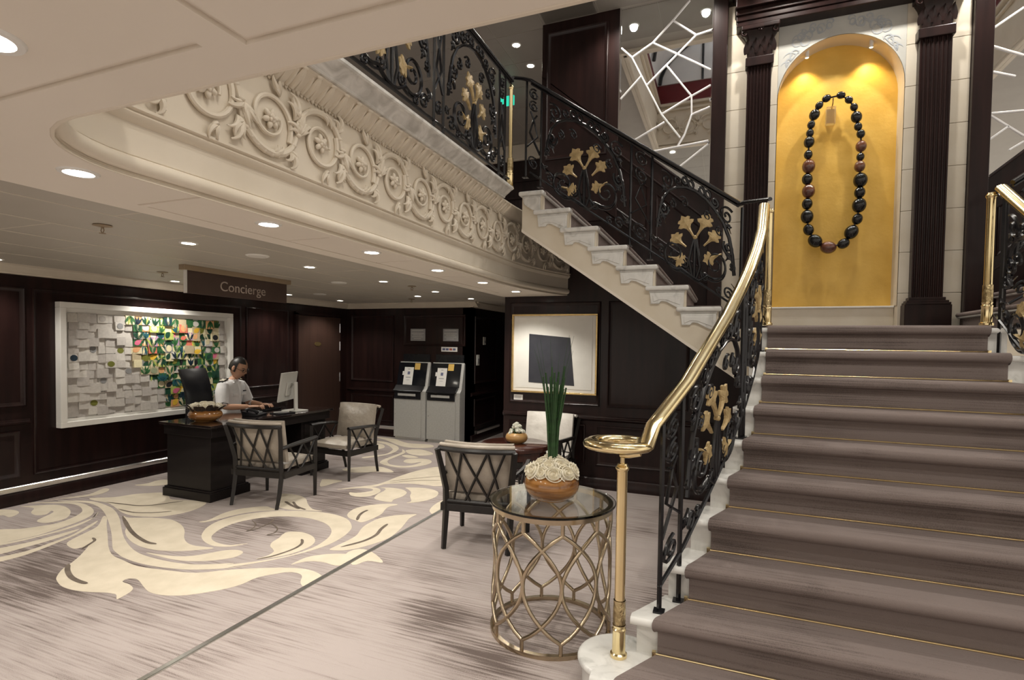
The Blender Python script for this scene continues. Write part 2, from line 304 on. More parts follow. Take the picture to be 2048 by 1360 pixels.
# ================================================================== LOWER LOBBY SHELL
XL, YB, YW, XS = -6.09, 7.55, 5.77, -2.41       # left wall, kiosk wall, picture wall, soffit edge
ZS, ZP, DECK = 2.108, 2.21, 2.89                # soffit, panel ceiling, upper deck
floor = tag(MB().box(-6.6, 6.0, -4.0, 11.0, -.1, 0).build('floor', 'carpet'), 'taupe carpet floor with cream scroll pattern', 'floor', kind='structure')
CARPET=[
[(-6.081,2.957),(-5.9,3.077),(-5.726,3.153),(-5.556,3.162),(-5.375,3.118),(-5.239,3.056),(-5.14,2.973),(-5.07,2.852),(-5.023,2.69),(-4.993,2.532),(-5.011,2.407),(-5.088,2.279),(-5.427,2.432),(-5.284,2.539),(-5.214,2.645),(-5.181,2.744),(-5.221,2.874),(-5.297,2.981),(-5.377,3.042),(-5.529,3.103),(-5.689,3.115),(-5.862,3.057)],
[(-5.991,2.881),(-5.903,2.956),(-5.787,3.034),(-5.654,3.046),(-5.475,2.998),(-5.345,2.926),(-5.253,2.844),(-5.24,2.761),(-5.272,2.703),(-5.355,2.694),(-5.411,2.719),(-5.464,2.795),(-5.515,2.875),(-5.555,2.912),(-5.598,2.915),(-5.528,2.843),(-5.567,2.794),(-5.656,2.801),(-5.728,2.833),(-5.812,2.894),(-5.899,2.899)],
[(-6.067,2.721),(-5.979,2.784),(-5.879,2.797),(-5.789,2.772),(-5.732,2.719),(-5.719,2.669),(-5.826,2.676),(-5.879,2.636)],
[(-5.203,3.072),(-5.1,2.991),(-5.045,2.894),(-4.986,2.706),(-4.975,2.523),(-5.014,2.345),(-5.067,2.27),(-5.012,2.245),(-4.96,2.383),(-4.948,2.509),(-4.936,2.643),(-4.965,2.793),(-5.05,2.937)],
[(-4.931,2.208),(-4.881,2.376),(-4.87,2.537),(-4.868,2.679),(-4.856,2.724),(-4.816,2.65),(-4.782,2.491),(-4.784,2.329),(-4.801,2.15)],
[(-4.729,2.117),(-4.69,2.283),(-4.721,2.459),(-4.765,2.622),(-4.877,2.797),(-4.948,2.917),(-4.853,2.822),(-4.742,2.645),(-4.688,2.509),(-4.636,2.35),(-4.611,2.214),(-4.642,2.078)],
[(-5.882,3.118),(-5.597,3.194),(-5.368,3.166),(-5.136,3.08),(-4.908,2.971),(-4.672,2.848),(-4.464,2.732),(-4.301,2.635),(-4.178,2.564),(-4.081,2.527),(-3.941,2.489),(-3.754,2.469),(-3.574,2.478),(-3.425,2.506),(-3.297,2.549),(-3.14,2.64),(-3.003,2.753),(-3.135,2.652),(-3.03,2.776),(-2.932,2.916),(-2.848,3.084),(-2.797,3.259),(-2.805,3.441),(-2.853,3.598),(-2.915,3.694),(-3.049,3.81),(-3.213,3.869),(-3.379,3.878),(-3.55,3.842),(-3.7,3.783),(-3.833,3.707),(-3.935,3.604),(-4.004,3.477),(-4.02,3.313),(-3.964,3.168),(-3.874,3.053),(-3.79,2.983),(-3.682,2.928),(-3.565,2.901),(-3.461,2.928),(-3.404,2.98),(-3.371,3.043),(-3.421,2.995),(-3.47,2.959),(-3.556,2.954),(-3.66,2.978),(-3.739,3.027),(-3.789,3.091),(-3.839,3.205),(-3.851,3.345),(-3.801,3.482),(-3.711,3.589),(-3.581,3.661),(-3.415,3.696),(-3.253,3.679),(-3.114,3.628),(-2.996,3.538),(-2.922,3.436),(-2.881,3.327),(-2.862,3.191),(-2.89,3.041),(-2.962,2.906),(-3.055,2.798),(-3.179,2.689),(-3.156,2.73),(-3.261,2.665),(-3.373,2.607),(-3.518,2.575),(-3.7,2.566),(-3.905,2.582),(-4.096,2.638),(-4.346,2.749),(-4.638,2.911),(-4.846,3.029),(-5.084,3.143),(-5.301,3.214),(-5.583,3.248),(-5.781,3.183)],
[(-5.02,3.018),(-5.005,2.988),(-4.868,2.886),(-4.777,2.8),(-4.706,2.661),(-4.654,2.56),(-4.614,2.507),(-4.544,2.469),(-4.433,2.452),(-4.412,2.494),(-4.404,2.531),(-4.256,2.392),(-4.181,2.305),(-4.148,2.262),(-4.098,2.192),(-4.002,2.111),(-3.931,2.076),(-3.823,2.044),(-3.71,2.039),(-3.596,2.059),(-3.504,2.091),(-3.439,2.105),(-3.396,2.102),(-3.338,2.069),(-3.343,2.11),(-3.365,2.167),(-3.402,2.204),(-3.477,2.227),(-3.55,2.235),(-3.565,2.27),(-3.531,2.293),(-3.471,2.286),(-3.347,2.236),(-3.244,2.205),(-3.145,2.21),(-3.061,2.239),(-2.994,2.282),(-2.923,2.355),(-2.861,2.439),(-2.83,2.52),(-2.821,2.624),(-2.74,2.733),(-2.703,2.765),(-2.65,2.78),(-2.592,2.768),(-2.558,2.739),(-2.527,2.694),(-2.48,2.652),(-2.435,2.649),(-2.441,2.787),(-2.521,2.837),(-2.632,2.85),(-2.756,2.819),(-2.865,2.771),(-2.964,2.715),(-3.104,2.626),(-3.251,2.512),(-3.461,2.465),(-3.698,2.432),(-3.902,2.458),(-4.059,2.488),(-4.245,2.575),(-4.503,2.725),(-4.767,2.878),(-4.94,2.986)],
[(-4.874,3.084),(-4.792,3.072),(-4.646,3.139),(-4.525,3.174),(-4.394,3.182),(-4.215,3.128),(-4.062,3.043),(-3.926,2.937),(-3.803,2.869),(-3.683,2.847),(-3.524,2.872),(-3.606,2.788),(-3.715,2.719),(-3.858,2.676),(-4.007,2.671),(-4.158,2.699),(-4.323,2.759),(-4.469,2.836),(-4.542,2.89),(-4.708,2.985)],
[(-3.885,2.61),(-3.822,2.622),(-3.702,2.637),(-3.593,2.666),(-3.517,2.719),(-3.464,2.791),(-3.412,2.868),(-3.345,2.91),(-3.276,2.909),(-3.242,2.87),(-3.241,2.803),(-3.296,2.732),(-3.367,2.676),(-3.488,2.623),(-3.606,2.604),(-3.755,2.604)],
[(-5.717,3.306),(-5.547,3.421),(-5.483,3.562),(-5.397,3.648),(-5.278,3.723),(-5.108,3.661),(-4.967,3.598),(-4.741,3.666),(-4.596,3.664),(-4.52,3.564),(-4.484,3.42),(-4.51,3.302),(-4.597,3.19),(-4.758,3.131),(-4.872,3.123),(-5.014,3.148),(-5.149,3.195),(-5.406,3.274),(-5.6,3.271)],
[(-5.872,3.388),(-5.967,3.569),(-5.899,3.588),(-5.817,3.518),(-5.781,3.41),(-5.829,3.299),(-5.935,3.181),(-6.011,3.051),(-5.917,3.259)],
[(-5.819,3.791),(-5.771,3.901),(-5.798,4.025),(-5.707,4.091),(-5.535,3.968),(-5.624,3.852)],
[(-3.275,3.289),(-3.284,3.358),(-3.186,3.4),(-3.049,3.369),(-2.949,3.297),(-2.902,3.206),(-2.9,3.105),(-2.929,2.996),(-2.998,2.9),(-3.072,2.845),(-3.048,2.917),(-3.063,2.992),(-3.105,3.029),(-3.171,3.067),(-3.222,3.134),(-3.245,3.227)],
[(-4.15,3.242),(-4.121,3.311),(-4.164,3.478),(-4.155,3.609),(-4.076,3.734),(-3.984,3.8),(-3.919,3.791),(-3.827,3.774),(-3.735,3.787),(-3.851,3.725),(-3.964,3.631),(-4.032,3.502),(-4.064,3.35),(-4.097,3.258)],
[(-4.023,3.961),(-4.171,4.181),(-4.012,4.219),(-3.843,4.159),(-3.697,4.031),(-3.539,3.92),(-3.413,3.905),(-3.565,3.858),(-3.733,3.817),(-3.9,3.845)],
[(-3.136,3.912),(-3.182,4.021),(-3.185,4.131),(-3.122,4.249),(-3.016,4.337),(-2.901,4.364),(-2.936,4.27),(-2.914,4.167),(-2.874,4.066),(-2.865,3.922),(-2.891,3.801),(-2.974,3.818),(-3.058,3.845)],
[(-2.576,4.178),(-2.645,4.146),(-2.748,4.065),(-2.818,3.943),(-2.822,3.822),(-2.81,3.724),(-2.781,3.637),(-2.731,3.522),(-2.719,3.399),(-2.726,3.265),(-2.713,3.19),(-2.584,3.251),(-2.5,3.405),(-2.46,3.579),(-2.489,3.769),(-2.531,3.911),(-2.577,4.063)],
[(-2.775,2.867),(-2.779,2.941),(-2.76,3.032),(-2.675,3.118),(-2.561,3.173),(-2.448,3.178),(-2.459,2.991),(-2.605,2.992),(-2.7,2.967),(-2.751,2.911)],
[(-2.556,3.177),(-2.524,3.297),(-2.397,3.279),(-2.218,3.157),(-2.334,3.135),(-2.386,3.036)],
[(-3.381,5.899),(-3.481,5.611),(-3.517,5.271),(-3.514,5.049),(-3.539,4.879),(-3.661,4.721),(-3.787,4.555),(-3.629,4.68),(-3.489,4.811),(-3.449,4.955),(-3.239,5.071),(-3.024,5.102),(-2.913,5.103),(-2.864,5.211),(-3.095,5.628),(-3.285,5.878)],
[(-3.592,4.513),(-3.509,4.432),(-3.408,4.42),(-3.318,4.49),(-3.309,4.614),(-3.344,4.707),(-3.42,4.767),(-3.51,4.774),(-3.609,4.728),(-3.689,4.658),(-3.559,4.712),(-3.471,4.721),(-3.422,4.68),(-3.439,4.615),(-3.515,4.534)],
[(-3.416,4.802),(-3.28,4.849),(-3.148,4.829),(-3.05,4.749),(-3.016,4.615),(-3.03,4.48),(-3.007,4.409),(-3.092,4.396),(-3.195,4.419),(-3.247,4.466),(-3.293,4.591),(-3.304,4.709),(-3.341,4.788)],
[(-3.168,4.917),(-2.997,4.981),(-2.838,4.957),(-2.747,4.874),(-2.7,4.718),(-2.741,4.558),(-2.851,4.44),(-2.845,4.51),(-2.953,4.659),(-3.017,4.78),(-3.107,4.865)],
[(-4.388,6.703),(-4.25,6.57),(-4.191,6.441),(-4.161,6.179),(-4.133,5.985),(-4.069,5.876),(-3.961,5.784),(-3.796,5.77),(-3.694,5.865),(-3.675,6.065),(-3.71,6.049),(-3.76,5.952),(-3.873,5.971),(-3.93,6.042),(-3.941,6.164),(-3.821,6.249),(-3.67,6.244),(-3.566,6.143),(-3.539,5.986),(-3.608,5.814),(-3.746,5.694),(-3.937,5.702),(-4.095,5.767),(-4.172,5.851),(-4.217,6.005),(-4.24,6.26),(-4.268,6.502)],
[(-5.318,7.034),(-5.134,7.089),(-4.934,7.08),(-4.617,6.892),(-4.442,6.689),(-4.355,6.43),(-4.375,6.195),(-4.495,5.949),(-4.554,6.026),(-4.406,6.291),(-4.465,6.554),(-4.56,6.693),(-4.807,6.899),(-5.108,7.015)],
[(-5.042,6.851),(-4.913,6.915),(-4.757,6.79),(-4.685,6.632),(-4.768,6.479)],
[(-5.379,7.387),(-5.001,7.381),(-4.575,7.152),(-4.207,7.197),(-4.071,7.03),(-4.266,6.87),(-4.541,6.897),(-5.028,7.216)],
[(-4.296,6.668),(-4.158,6.797),(-3.917,6.703),(-3.797,6.559),(-3.923,6.414),(-4.142,6.477)],
[(-4.14,6.309),(-4.086,6.39),(-3.868,6.305),(-3.98,6.225)],
[(-4.326,5.295),(-4.257,5.459),(-4.074,5.614),(-3.891,5.589),(-3.689,5.45),(-3.874,5.383),(-4.086,5.24)],
[(-4.182,4.771),(-4.198,4.837),(-3.976,4.868),(-3.985,4.757),(-4.016,4.572)],
[(-2.514,4.301),(-2.565,4.427),(-2.585,4.575),(-2.563,4.668),(-2.424,4.416),(-2.428,4.245)]]
STROKES=[
(0.03,[(-4.88,3.076),(-4.534,2.906),(-4.337,2.823),(-4.186,2.775),(-4.07,2.749),(-3.98,2.753)]),
(0.02,[(-5.448,3.282),(-5.225,3.307),(-5.062,3.332),(-4.959,3.396),(-4.897,3.491),(-4.827,3.602)]),
(0.018,[(-5.122,3.191),(-4.922,3.181),(-4.79,3.22),(-4.697,3.277),(-4.63,3.345)]),
(0.022,[(-3.066,2.843),(-3.013,2.915),(-2.983,3.009),(-2.971,3.108),(-2.987,3.188),(-3.025,3.242),(-3.065,3.276)]),
(0.028,[(-2.959,3.824),(-3.021,3.929),(-3.051,4.021),(-3.053,4.099)]),
(0.03,[(-4.161,2.266),(-4.055,2.202),(-3.919,2.148),(-3.811,2.129),(-3.718,2.126)]),
(0.03,[(-2.678,3.267),(-2.602,3.431),(-2.591,3.585),(-2.637,3.722),(-2.663,3.852)]),
(0.012,[(-3.783,3.456),(-3.658,3.383),(-3.601,3.289),(-3.6,3.237),(-3.57,3.315),(-3.592,3.474),(-3.639,3.568)]),
(0.012,[(-3.592,3.474),(-3.429,3.39),(-3.368,3.303),(-3.378,3.236),(-3.283,3.292)]),
(0.012,[(-3.477,5.066),(-3.289,5.302),(-3.081,5.515)]),
(0.012,[(-3.436,5.007),(-3.235,5.216),(-2.988,5.35)]),
(0.03,[(-3.943,3.997),(-3.795,3.924),(-3.648,3.87)]),
(0.025,[(-3.864,4.018),(-3.73,3.923),(-3.578,3.873)]),
(0.02,[(-4.549,2.644),(-4.476,2.616),(-4.435,2.564),(-4.379,2.476)])]
BEADS=[(0.93,3.924,0.037),(0.995,3.871,0.036),(1.038,3.798,0.036),(1.06,3.705,0.051),(1.076,3.615,0.037),(1.099,3.546,0.039),(1.105,3.432,0.051),(1.102,3.335,0.037),(1.099,3.249,0.051),(1.108,3.122,0.065),(1.106,3.009,0.051),(1.105,2.892,0.065),(1.094,2.766,0.049),(1.05,2.649,0.064),(0.99,2.546,0.051),(0.866,2.516,0.065),(0.755,2.584,0.064),(0.697,2.693,0.052),(0.681,2.819,0.062),(0.679,2.94,0.052),(0.687,3.06,0.064),(0.673,3.174,0.052),(0.682,3.294,0.064),(0.675,3.405,0.042),(0.679,3.523,0.052),(0.684,3.606,0.038),(0.692,3.684,0.038),(0.717,3.775,0.051),(0.754,3.856,0.037),(0.813,3.912,0.038)]
MSTRIPS=[(-1.108,4.692,-0.994,4.575),(-0.994,4.575,-0.784,4.686),(-0.784,4.686,-0.589,4.872),(-0.589,4.872,-0.429,5.037),(-0.589,4.872,-0.362,4.681),(-0.362,4.681,-0.21,4.704),(-0.784,4.686,-0.215,4.313),(-0.362,4.681,-0.837,4.264),(-0.994,4.575,-0.894,4.368),(-0.894,4.368,-1.106,4.163),(-0.894,4.368,-0.682,3.942),(-0.647,4.435,-0.392,4.084),(-0.682,3.942,-0.392,4.084),(-0.392,4.084,-0.212,4.162),(-0.392,4.084,-0.387,3.899),(-0.387,3.899,-0.214,3.95),(-0.387,3.899,-0.45,3.708),(-0.45,3.708,-0.515,3.6),(-0.682,3.942,-0.494,3.683),(-0.65,3.859,-0.967,3.708),(-0.806,3.572,-0.22,3.617),(-0.219,3.587,-0.495,3.388)]
MSTRIPS_R=[(2.005,4.265,2.207,4.399),(2.006,4.123,2.22,4.007),(1.998,3.915,2.172,3.844),(1.999,3.562,2.235,3.555),(1.999,3.562,2.242,3.347),(2.01,3.34,2.142,3.441),(2.149,3.24,2.244,3.301)]

for i_, P in enumerate(CARPET):
    q = cat_rom(P, 4)
    MB().prism(q, lambda u, v, t: (u, v, t), -.0005, .0010+.00003*i_).build('carpet_motif', 'carpet_cream', floor)
for w_, P in STROKES:
    q = cat_rom(P, 5, closed=False); L_ = []; R2 = []; n = len(q)
    for i, p in enumerate(q):
        a = q[max(i-1, 0)]; b = q[min(i+1, n-1)]; d = Vector((b[0]-a[0], b[1]-a[1])); d.normalize(); h = w_*.5*min(1, 2.2*sin(pi*(i+.35)/(n+.2))**.8)
        L_.append((p[0]-d.y*h, p[1]+d.x*h)); R2.append((p[0]+d.y*h, p[1]-d.x*h))
    MB().skinrows([[(u, v, .0024) for u, v in L_], [(u, v, .0024) for u, v in R2]]).build('carpet_vein', 'carpet_dark', floor)
# metal strip dividing the carpet
one('floor_strip', MB().box(-2.448, -2.420, -3.0, 5.6, 0, .006).box(-2.418, -2.413, -3.0, 5.6, 0, .004), 'aluminium', 'thin metal divider strip running across the carpet', 'floor strip')

# ---- panelled timber walls
def frame_strip(o, du, nn, u0, u1, z0, z1, w=.035, t=.018):
    """rectangular raised moulding on a vertical wall: o origin, du direction, nn outward normal"""
    o = Vector(o); du = Vector(du); nn = Vector(nn); mb = MB()
    P = lambda u, z, d: o + du*u + Vector((0, 0, z)) + nn*d
    ring = []
    for inset, d in ((0, 0), (0.004, t*.8), (w*.35, t), (w*.7, t*.45), (w, .004), (w+.012, -.002)):
        ring.append([P(u0+inset, z0+inset, d), P(u1-inset, z0+inset, d), P(u1-inset, z1-inset, d), P(u0+inset, z1-inset, d)])
    return mb.skinrows(ring, closed_u=True)
def hstrip(o, du, nn, u0, u1, prof):
    o = Vector(o); du = Vector(du); nn = Vector(nn)
    rows = [[o + du*u + Vector((0, 0, z)) + nn*d for d, z in prof] for u in (u0, u1)]
    n = len(prof); mb = MB().skinrows(rows); mb.f += [tuple(range(n)), tuple(range(2*n-1, n-1, -1))]; mb.mi += [0, 0]; return mb
RAIL = [(0, .735), (.012, .74), (.03, .755), (.03, .768), (.018, .775), (.014, .79), (0, .795)]
BASE = [(0, 0), (.035, 0), (.035, .105), (.028, .115), (.024, .122), (0, .122)]
ALU = [(0, .126), (.030, .126), (.034, .134), (.034, .168), (.026, .176), (0, .178)]

wl = tag(MB().box(XL-.12, XL, -4, 11.0, 0, 2.6).build('wall_left', 'dark_wood'), 'dark stained timber wall panelling behind the concierge desk', 'wall', kind='structure')
oL, dL, nL = (XL, 0, 0), (0, 1, 0), (1, 0, 0)
for u0, u1 in ((-1, 1.4), (1.55, 2.98), (5.46, 6.22)):
    frame_strip(oL, dL, nL, u0, u1, .91, 2.02).build('panel_moulding', 'dark_wood', wl, 40)
frame_strip(oL, dL, nL, 3.03, 5.38, .25, 2.02).build('panel_moulding', 'dark_wood', wl, 40)
for u0, u1 in ((-1, 1.4), (1.55, 2.93), (5.46, 6.22)):
    frame_strip(oL, dL, nL, u0, u1, .25, .69).build('panel_moulding', 'dark_wood', wl, 40)
for u0, u1 in ((-3, 3.0), (5.42, 6.3)): hstrip(oL, dL, nL, u0, u1, RAIL).build('chair_rail', 'dark_wood', wl, 40)
bl = one('baseboard_left', hstrip(oL, dL, nL, -4, 6.33, BASE), 'dark_wood', 'dark timber baseboard along the mosaic wall', 'baseboard', 40, kind='structure')
hstrip(oL, dL, nL, -4, 6.33, ALU).build('metal_strip', 'aluminium', bl, 40)
# door in left wall
d1 = thing('door_1', 'plain brown timber door with small brass oval plate, beside the kiosks', 'door', (XL, 6.87, 0), kind='structure')
MB().box(XL-.01, XL+.025, 6.40, 7.36, 0, 1.965).build('door_leaf', 'door_wood', d1, bevel=.003)
mb = MB().box(XL, XL+.035, 6.345, 6.395, 0, 2.0).box(XL, XL+.035, 7.365, 7.415, 0, 2.0).box(XL, XL+.035, 6.345, 7.415, 1.97, 2.02)
mb.build('door_frame', 'dark_wood', d1)
pl = MB(); pl.prism([(6.82+.075*cos(a*pi/12), 1.525+.035*sin(a*pi/12)) for a in range(24)], lambda u, v, t: (XL+t, u, v), .025, .031)
pl.build('name_plate', 'picture_gold', d1, bevel=.002)
for z in (1.72, 1.42, .9, .3): MB().tube([(XL+.032, 7.345, z), (XL+.032, 7.345, z+.15)], .008, 8).build('hinge', 'chrome', d1, 40)
# crown above left wall / kiosk wall
CROWN = [(0, 2.13), (.07, 2.13), (.075, 2.138), (.10, 2.15), (.12, 2.17), (.155, 2.185), (.165, 2.195), (.165, 2.23), (0, 2.23)]
one('trim_1', hstrip(oL, dL, nL, -4, 7.55, CROWN), 'crown_paint', 'cream crown moulding above the mosaic wall', 'crown moulding', 30, kind='structure')

wb = tag(MB().box(XL-.1, -3.70, YB, YB+.15, 0, 2.6).build('wall_back', 'dark_wood'), 'dark timber panelled wall behind the two kiosks', 'wall', kind='structure')
oB, dB, nB = (0, YB, 0), (1, 0, 0), (0, -1, 0)
for u0, u1 in ((-5.98, -5.12), (-4.93, -3.80)): frame_strip(oB, dB, nB, u0, u1, 1.52 if u0 > -5 else .91, 2.02).build('panel_moulding', 'dark_wood', wb, 40)
frame_strip(oB, dB, nB, -5.98, -5.12, .25, .69).build('panel_moulding', 'dark_wood', wb, 40)
hstrip(oB, dB, nB, -6.06, -5.03, RAIL).build('chair_rail', 'dark_wood', wb, 40)
bb = one('baseboard_back', hstrip(oB, dB, nB, -6.06, -5.03, BASE), 'dark_wood', 'dark timber baseboard left of the kiosks', 'baseboard', 40, kind='structure')
hstrip(oB, dB, nB, -6.06, -5.03, ALU).build('metal_strip', 'aluminium', bb, 40)
one('trim_2', hstrip(oB, dB, nB, XL, -3.56, CROWN), 'crown_paint', 'cream crown moulding above the kiosk wall', 'crown moulding', 30, kind='structure')
# return wall beside kiosks and corridor
wr = tag(MB().box(-3.85, -3.70, YB, 11.0, 0, 2.6).build('wall_return', 'dark_wood'), 'short dark panelled return wall right of the kiosks', 'wall', kind='structure')
oR, dR, nR = (-3.70, YB, 0), (0, 1, 0), (1, 0, 0)
frame_strip(oR, dR, nR, .12, .95, .93, 2.0).build('panel_moulding', 'dark_wood', wr, 40)
frame_strip(oR, dR, nR, .12, .95, .25, .69).build('panel_moulding', 'dark_wood', wr, 40)
hstrip(oR, dR, nR, 0, 1.1, RAIL).build('chair_rail', 'dark_wood', wr, 40)
br = one('baseboard_return', hstrip(oR, dR, nR, 0, 3.4, BASE), 'dark_wood', 'dark baseboard of the return wall', 'baseboard', 40, kind='structure')
hstrip(oR, dR, nR, .18, 1.1, ALU).build('metal_strip', 'aluminium', br, 40)
one('trim_3', hstrip(oR, dR, nR, -.10, 3.4, CROWN), 'crown_paint', 'cream crown moulding turning the corner into the corridor', 'crown moulding', 30, kind='structure')
tag(MB().box(-3.7, -2.0, 9.6, 9.7, 0, 2.6).build('wall_corridor', 'dark_wood'), 'dark wall closing the corridor behind the picture', 'wall', kind='structure')
tag(MB().box(-3.0, -2.9, 8.6, 9.6, 0, 2.02).build('door_2', 'door_wood'), 'dark door leaf standing in the corridor', 'door', kind='structure')
for z, y0, dy, dz in ((1.55, 7.98, .09, .13), (1.22, 7.74, .09, .17)):
    t = thing('wall_control', 'small white wall switch %s on the return wall' % ('higher and deeper' if dy and z > 1.4 else 'lower and nearer the corner'), 'switch', (-3.70, y0, z), group='wall switches beside the kiosks')
    MB().box(-3.70, -3.688, y0, y0+dy, z, z+dz).build('plate', 'white_paint', t, bevel=.003); MB().box(-3.688, -3.683, y0+.02, y0+dy-.02, z+.03, z+dz-.06).build('display', 'print_grey', t)

# picture wall (continues up behind the stairs)
wp = tag(MB().box(-2.40, -.07, YW, YW+.12, 0, 2.9).box(-.07, .16, YW, YW+.12, 0, 1.69).box(-2.40, -2.30, YW+.12, 9.6, 0, 2.6).build('wall_picture', 'dark_wood'), 'dark panelled wall carrying the white abstract picture', 'wall', kind='structure')
oP, dP, nP = (0, YW, 0), (1, 0, 0), (0, -1, 0)
for u0, u1 in ((-2.33, -1.27), (-1.19, -.35)):
    frame_strip(oP, dP, nP, u0, u1, .895, 2.04).build('panel_moulding', 'dark_wood', wp, 40)
for u0, u1 in ((-2.33, -1.42), (-1.30, -.45)):
    frame_strip(oP, dP, nP, u0, u1, .25, .69).build('panel_moulding', 'dark_wood', wp, 40)
hstrip(oP, dP, nP, -2.40, .15, RAIL).build('chair_rail', 'dark_wood', wp, 40)
one('baseboard_picture', hstrip(oP, dP, nP, -2.40, .15, BASE), 'dark_wood', 'dark baseboard under the abstract picture', 'baseboard', 40, kind='structure')

# ---- panel ceiling
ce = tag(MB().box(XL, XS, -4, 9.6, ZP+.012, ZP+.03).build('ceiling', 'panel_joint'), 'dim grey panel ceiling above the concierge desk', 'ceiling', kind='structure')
x = XS - .10
bars = [XS, -3.07, -3.615, -4.16, -4.705, -5.25, -5.93]
PAN = {}
for i in range(len(bars)-1):
    xa, xb = bars[i+1], bars[i]; off = (.15, .70, .15, .70, .15, .70)[i]
    y = -3.05 + off
    while y < 9.4:
        key = round(xb-xa, 3)
        if key not in PAN:
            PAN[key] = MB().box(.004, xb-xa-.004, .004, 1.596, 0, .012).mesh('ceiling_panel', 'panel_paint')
        o = bpy.data.objects.new('ceiling_panel', PAN[key]); link(o, ce); o.location = (xa, y, ZP)
        if y > -1: MB().box(xa+.004, xb-.004, y-.005, y+.005, ZP-.0015, ZP+.012).build('joint_bar', 'panel_joint', ce)
        y += 1.6
for xb in bars[1:]: MB().box(xb-.006, xb+.006, -4, 9.4, ZP-.002, ZP+.012).build('joint_bar', 'panel_joint', ce)
tag(MB().box(XS-.006, XS, -4, YW, ZS, ZP+.03).build('trim_4', 'soffit_paint'), 'painted edge step between soffit and panel ceiling', 'trim', kind='structure')

# ---- cream soffit with rounded opening
def plan_path():
    P = []
    for i in range(6): P.append((4.5-i*1.2, .86))
    for i in range(9):
        a = pi/2*i/8; P.append((-1.55-.38*sin(a), 1.24-.38*cos(a)))
    y = 1.4
    while y < 4.35: P.append((-1.93, y)); y += .15
    Rr = 3.55
    for i in range(11):
        dy = 1.36*i/10; P.append((-1.93+Rr-sqrt(Rr*Rr-dy*dy), 4.41+dy))
    return P
PATH = plan_path()
outline = [(XS, YW), (XS, -4), (4.5, -4)] + PATH
mb = MB().prism(outline, lambda u, v, t: (u, v, t), ZS, ZS+.06)
so = mb.build('ceiling_soffit', 'soffit_paint'); tag(so, 'smooth cream painted soffit with rounded opening over the lobby', 'ceiling', kind='structure')
cut = MB()
def groove(x0, x1, y0, y1): cut.box(x0, x1, y0, y1, ZS-.02, ZS+.009)
for y in (1.515, 2.32, 3.13, 3.95, 4.77): groove(-2.29, -1.99 if y > 2 else -1.86, y-.008, y+.008)
groove(-2.29, -.945, .728, .748); groove(-.86, -.84, -3, .752); groove(-.86, 4.4, .752, .772); groove(-2.29, -2.275, 1.55, 5.3)
co = cut.build('cutter', 'soffit_paint'); bo = so.modifiers.new('b', 'BOOLEAN'); bo.object = co; bo.operation = 'DIFFERENCE'; bo.solver = 'EXACT'; bo.use_self = True
dg = bpy.context.evaluated_depsgraph_get(); me = bpy.data.meshes.new_from_object(so.evaluated_get(dg)); so.modifiers.clear(); so.data = me; bpy.data.objects.remove(co, do_unlink=True)

def sweep(prof, path, close=False):
    rows = []
    n = len(path)
    for i, p in enumerate(path):
        a = path[max(i-1, 0)]; b = path[min(i+1, n-1)]; d = Vector((b[0]-a[0], b[1]-a[1])).normalized(); nn = Vector((d.y, -d.x))
        rows.append([(p[0]+nn.x*q, p[1]+nn.y*q, z) for q, z in prof])
    mb = MB().skinrows(rows); m = len(prof); mb.f += [tuple(range(m)), tuple((n-1)*m+k for k in range(m-1, -1, -1))]; mb.mi += [0, 0]
    return mb
FAS = [(-.004, 2.112), (.003, 2.1065), (.010, 2.106), (.010, 2.110), (.003, 2.113), (.003, 2.120), (.012, 2.122)]
FAS += [(.008+.028*sin(a), 2.152-.028*cos(a)) for a in [pi*i/8 for i in range(9)]]
FAS += [(.012, 2.184), (.012, 2.292), (.020, 2.296), (.034, 2.306), (.040, 2.318), (.032, 2.328), (.046, 2.334), (.046, 2.344), (.030, 2.350), (.030, 2.712), (.040, 2.716), (.044, 2.722), (.060, 2.732), (.085, 2.756), (.115, 2.784), (.130, 2.790), (.130, 2.80), (-.05, 2.80)]
fa = tag(sweep(FAS, PATH).build('trim_5', 'plaster', None, 28), 'carved cream plaster fascia of the atrium opening', 'fascia', kind='structure')
CAP = [(-.05, 2.80), (.145, 2.80), (.150, 2.806), (.150, 2.812), (.162, 2.822), (.190, 2.842), (.205, 2.856), (.218, 2.860), (.225, 2.868), (.225, 2.882), (.218, 2.89), (-.05, 2.89)]
capath = [p for p in PATH if p[1] < 4.38]
tag(sweep(CAP, capath).build('trim_6', 'grey_marble', None, 28), 'grey marble cap along the top of the carved fascia', 'cornice', kind='structure')
# arc-length parametrised path for ornaments
CUM = [0]
for a, b in zip(PATH, PATH[1:]): CUM.append(CUM[-1]+sqrt((b[0]-a[0])**2+(b[1]-a[1])**2))
def at_path(s):
    for i in range(len(PATH)-1):
        if CUM[i+1] >= s:
            t = (s-CUM[i])/(CUM[i+1]-CUM[i]); a, b = PATH[i], PATH[i+1]; d = Vector((b[0]-a[0], b[1]-a[1])).normalized()
            return Vector((a[0]+(b[0]-a[0])*t, a[1]+(b[1]-a[1])*t)), d
    return Vector(PATH[-1]), d
def path_mtx(s, d, z, flip=1):
    p, t = at_path(s); nn = Vector((t.y, -t.x)); q = p+nn*d
    # local x along path, local y out of the wall, local z up
    return Matrix(((t.x, nn.x, 0, q.x), (t.y, nn.y, 0, q.y), (0, 0, flip, z), (0, 0, 0, 1)))
def spiral(cx, cz, r0, r1, a0, turns, n=26, y=0.):
    return [(cx+(r0+(r1-r0)*(i/n)**.8)*cos(a0+2*pi*turns*i/n), y, cz+(r0+(r1-r0)*(i/n)**.8)*sin(a0+2*pi*turns*i/n)) for i in range(n+1)]
